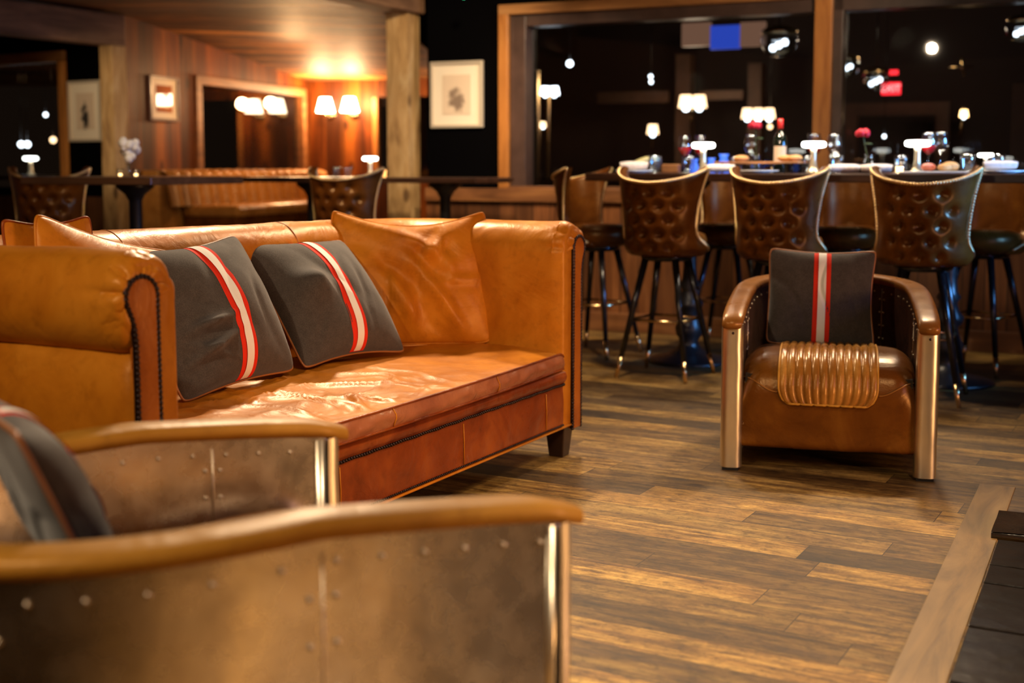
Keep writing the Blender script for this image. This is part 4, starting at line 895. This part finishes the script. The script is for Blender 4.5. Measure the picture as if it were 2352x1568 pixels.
# ------------------------------------------------------------------ sconces in the alcove
fdir = Vector((math.cos(FA), math.sin(FA), 0)); fn = Vector((math.sin(FA), -math.cos(FA), 0))
def sconce(label, p, rot, s=1.0, mat='shadehot', pw=9):
    r = thing('wall_sconce', label, 'wall lamp', p, rot, 'wall sconces'); r.scale = (s, s, s)
    MB().lathe([(0, -.02), (.05, -.02), (.05, .0), (0, .0)], 16, Matrix.Rotation(PI/2, 4, 'X')).build('wall_plate', M['brass'], r)
    MB().tube([(0, -.01, 0), (0, -.09, -.02), (0, -.11, .03)], .008, 8).build('arm', M['brass'], r)
    MB().lathe([(.085, .03), (.05, .16), (.048, .16), (.083, .03)], 20, Matrix.Translation((0, -.11, 0))).build('lamp_shade', M[mat], r)
    return r
for s_, lb in ((.25, 'lit shaded wall lamp on the far alcove wall, left one'), (.53, 'lit shaded wall lamp on the far alcove wall beside the dark window')):
    p = BO+fdir*s_+Vector((0, 0, 1.67)); sconce(lb, p, FA, 1.15)
for s_, lb in ((1.70, 'lit wall lamp mirrored in the brown framed print, left one'), (1.86, 'lit wall lamp mirrored in the brown framed print, right one')): sconce(lb, BO+fdir*(s_-.05)+Vector((0, 0, 1.78)), FA, .9)
point('sconce_light_near', BO+fdir*.25+fn*.28+Vector((0, 0, 1.80)), 42, WARM2, .06); point('sconce_light_far', BO+fdir*.60+fn*.25+Vector((0, 0, 1.80)), 42, WARM2, .06)
point('booth_light', (-2.0, 11.6, 1.85), 30, WARM2, .05); point('alcove_light', (-2.2, 10.9, 1.45), 6, WARM2, .08)
# ------------------------------------------------------------------ reflections in the big window, built as things beyond the pane
def wp(x, d, z):  # point seen in image column x, lying d metres behind the window wall plane
    k = (x-1176)/2900; a = WO+nv*d; s = (k*a.y-a.x)/(wv.x-k*wv.y); p = a+wv*s; return Vector((p.x, p.y, z))
def zy(p, y): return 1.12+(385-y)/2900*p.y
def far_thing(x, y, d): p = wp(x, d, 0); p.z = zy(p, y); return p
def dome(label, x, y, d, s=1):
    p = far_thing(x, y, d); r = thing('pendant_lamp', label, 'pendant lamp', p, 0, 'dome pendants'); r.scale = (s, s, s)
    MB().lathe([(.03, .14), (.09, .13), (.135, .10), (.14, .075), (.13, .075), (.085, .115), (.03, .125)], 24).build('canopy', M['brass'], r)
    MB().lathe([(.132, .075), (.145, .03), (.138, -.02), (.11, -.065), (.06, -.10), (.01, -.108), (.01, -.105), (.058, -.097), (.107, -.062), (.134, -.019), (.141, .03), (.128, .075)], 24).build('glass_bowl', M['glass'], r)
    m = MB()
    for k in range(3): m.ball((-.05+.045*k, 0, -.035+.022*k), .027, 10, 7)
    m.build('bulb', M['coolbulb'], r); MB().tube([(0, 0, .13), (0, 0, (2.8-p.z)/s)], .006, 6).build('cord', M['black'], r)
dome('large dome pendant mirrored in the window, beside the blue screen', 1782, 105, 1.6, 1.0)
dome('dome pendant mirrored in the second window, left of the exit sign', 2003, 188, 3.6, .85)
dome('small dome pendant mirrored close to the window mullion', 1936, 158, 2.6, .75)
dome('dome pendant mirrored at the top right corner of the window', 2330, 75, 1.2, .75)
def shade(label, x, y, d, wdt, mt='shade', n=2):
    p = far_thing(x, y, d); r = thing('shaded_lamp', label, 'lamp', p, 0, 'shaded lamps mirrored in the window')
    m = MB()
    for k in range(n): m.lathe([(.075*wdt, -.06*wdt), (.055*wdt, .06*wdt), (.052*wdt, .06*wdt), (.072*wdt, -.06*wdt)], 16, Matrix.Translation(((k-(n-1)/2)*.13*wdt, 0, 0)))
    m.build('lamp_shade', M[mt], r); mb_ = MB()
    for k in range(n): mb_.ball(((k-(n-1)/2)*.13*wdt, 0, -.062*wdt), .036*wdt, 10, 7)
    mb_.build('bulb', M['coolbulb'], r); MB().tube([(0, 0, .05), (0, .05, -.15), (0, .1, -.2)], .008, 6).build('arm', M['brass'], r)
shade('glowing pair of lampshades on the timber column mirrored in the window', 1587, 235, 3.9, 1.0); shade('glowing trio of lampshades mirrored behind the dark red rose', 1737, 262, 3.9, .8, 'shade', 3); shade('single glowing lampshade mirrored low in the left of the window', 1497, 298, 4.2, .8, 'shade', 1)
shade('pale white lamp mirrored near the left window jamb', 1262, 211, 2.0, .6, 'coolbulb', 2); shade('low warm lamp pair mirrored near the left window jamb', 1240, 287, 2.2, .4, 'shade', 2)
def glow(label, x, y, d, r_, mt='coolbulb'):
    p = far_thing(x, y, d); o = thing('globe_light', label, 'lamp', p, 0, 'small globe lights mirrored in the glass'); MB().ball((0, 0, 0), r_, 12, 8).build('globe', M[mt], o); MB().tube([(0, 0, r_*.9), (0, 0, 2.8-p.z)], .003, 5).build('cord', M['black'], o)
glow('small round white light mirrored high in the left of the window', 1307, 150, 3, .03); glow('tiny white light, upper of a stacked pair mirrored in the window', 1491, 179, 4, .018); glow('tiny white light, lower of a stacked pair mirrored in the window', 1492, 191, 4.25, .018)
glow('round cream light mirrored just left of the wine bottle', 1764, 292, 4, .024, 'shade'); glow('tiny blue-white light mirrored beyond the bright red rose', 2025, 314, 4, .016)
def slab(name, label, cat, x0, x1, y0, y1, d, mt, th=.06):
    a = wp(x0, d, 0); b = wp(x1, d, 0); z1 = zy(a, y0); z0 = zy(a, y1); L = (b-a).length
    o = MB().box(0, L, 0, th, z0, z1).build(name, M[mt], None, False, loc=a, rot=WA); return tag(o, label, cat)
slab('wall_screen', 'blue lit screen mirrored high in the window', 'screen', 1625, 1690, 66, 118, 2.6, 'screenb'); slab('wall_panel', 'warm lit panel mirrored left of the blue screen', 'panel', 1560, 1624, 60, 112, 2.6, 'screeno'); slab('wall_panel', 'warm lit panel mirrored right of the blue screen', 'panel', 1692, 1748, 58, 112, 2.6, 'screeno')
slab('timber_column', 'brown timber column mirrored in the window behind the paired lampshades', 'column', 1548, 1580, 130, 380, 4.4, 'dimcol', .2); slab('timber_column', 'brown timber column mirrored in the window behind the trio of lampshades', 'column', 1712, 1742, 150, 380, 4.4, 'dimcol', .2)
slab('timber_rail', 'horizontal brown beam mirrored in the window left of the paired lampshades', 'beam', 1370, 1530, 215, 240, 4.3, 'dimcol'); slab('timber_rail', 'horizontal brown beam mirrored in the window right of the paired lampshades', 'beam', 1600, 1700, 212, 232, 4.3, 'dimcol')
slab('brass_pole', 'tall warm metal pole mirrored just inside the left window jamb', 'pole', 1224, 1234, 165, 420, 1.6, 'brass', .05); slab('brass_pole', 'thin grey pole mirrored right of the warm metal pole', 'pole', 1254, 1259, 225, 410, 1.8, 'brass', .03)
ex = thing('exit_sign', 'red lit EXIT sign mirrored in the second window', 'sign', far_thing(2037, 206, 3.9), WA)
MB().box(-.085, .085, 0, .03, -.055, .055).build('sign_box', M['exit'], ex, False, .006)
cv = bpy.data.curves.new('exit_lettering', 'FONT'); cv.body = 'EXIT'; cv.size = .085; cv.align_x = 'CENTER'; cv.align_y = 'CENTER'; cv.extrude = .001
tmp = bpy.data.objects.new('tmp', cv); C.objects.link(tmp); bpy.context.view_layer.update(); lm_ = bpy.data.meshes.new_from_object(tmp.evaluated_get(bpy.context.evaluated_depsgraph_get())); bpy.data.objects.remove(tmp)
to = bpy.data.objects.new('lettering', lm_); C.objects.link(to); to.parent = ex; to.location = (0, -.004, 0); to.rotation_euler = (PI/2, 0, 0); lm_.materials.clear(); lm_.materials.append(M['exitw'])
slab('red_indicator', 'small red light mirrored above the EXIT sign', 'light', 2031, 2052, 165, 175, 3.9, 'exit', .02)
df = thing('door_frame', 'dark brown framed opening mirrored in the second window', 'door frame', wp(1935, 4.6, 0), WA)
a_ = wp(1935, 4.6, 0); L_ = (wp(2172, 4.6, 0)-a_).length; zt_ = zy(a_, 240)
MB().box(0, .12, 0, .05, 0, zt_).build('side_casing', M['dimcol'], df, False); MB().box(L_-.12, L_, 0, .05, 0, zt_).build('side_casing', M['dimcol'], df, False); MB().box(.12, L_-.12, 0, .05, zt_-.12, zt_).build('head_casing', M['dimcol'], df, False)
slab('wood_panel', 'brown upright panel mirrored at the far right of the window', 'panel', 2313, 2400, 195, 425, .9, 'dimcol', .04)
fx = thing('antler_fixture', 'brass branched wall ornament mirrored in the second window', 'wall ornament', far_thing(2195, 158, 3.2), WA)
MB().tube([(-.10, 0, 0), (.10, 0, 0)], .008, 6).build('cross_arm', M['brass'], fx); MB().tube([(0, 0, .09), (.01, 0, 0), (.03, 0, -.07)], .010, 6).build('drop', M['brass'], fx)
shade('dim brass wall lamp mirrored in the second window, below the ornament', 2205, 262, 3.2, .5, 'candle', 1)
point('reflection_fill_left', wp(1590, 3.4, 1.9), 6, WARM, .1); point('reflection_fill_right', wp(2060, 3.0, 2.2), 6, WARM, .1)  # added unseen lights for the mirrored things behind the pane
# reflections in the left window, built as lights and a table beyond it
def lp(x, y, d, r_, mt, lb): 
    k = (x-1176)/2900; D = 11.2+d; p = Vector((k*D, D, 1.12+(385-y)/2900*D)); o = thing('globe_light', lb, 'lamp', p, 0, 'small globe lights mirrored in the glass'); MB().ball((0, 0, 0), r_, 12, 8).build('globe', M[mt], o); MB().tube([(0, 0, r_*.9), (0, 0, 2.8-p.z)], .003, 5).build('cord', M['black'], o)
struct(MB().box(-10.9, -3.6, 11.4, 16, 2.8, 2.9).build('ceiling_outer_left', M['plaster'], None, False))
lp(129, 322, 1.2, .030, 'shade', 'warm round light mirrored in the left window beside its frame'); lp(114, 265, 1.6, .02, 'coolbulb', 'small white light mirrored high in the left window'); lp(56, 332, 1.5, .03, 'coolbulb', 'bluish white light, left of a pair mirrored in the left window'); lp(70, 332, 1.5, .03, 'coolbulb', 'bluish white light, right of a pair mirrored in the left window')
lamp('dim lit mushroom lamp mirrored at the left edge of the tall window', Vector(((76-1176)/2900*11.8, 11.8, 1.05)), 1.0)
tl = thing('side_table', 'dark table added beyond the left window under the mirrored lamp', 'table', ((60-1176)/2900*11.8, 11.8, 0)); MB().box(-.5, .5, -.3, .3, 1.01, 1.05).build('tabletop', M['table'], tl, False, .004); pedestal(tl, 0, 0, 1.01, .2)
o = MB().ball((0, 0, 0), .018, 10, 7).build('green_indicator', emit('green_led', (.05, 1, .35), 3), None, loc=(Vector(((1068-1176)/2900*8.6, 8.55, 1.12+383/2900*8.6)))); tag(o, 'tiny green light high on the black wall', 'light')
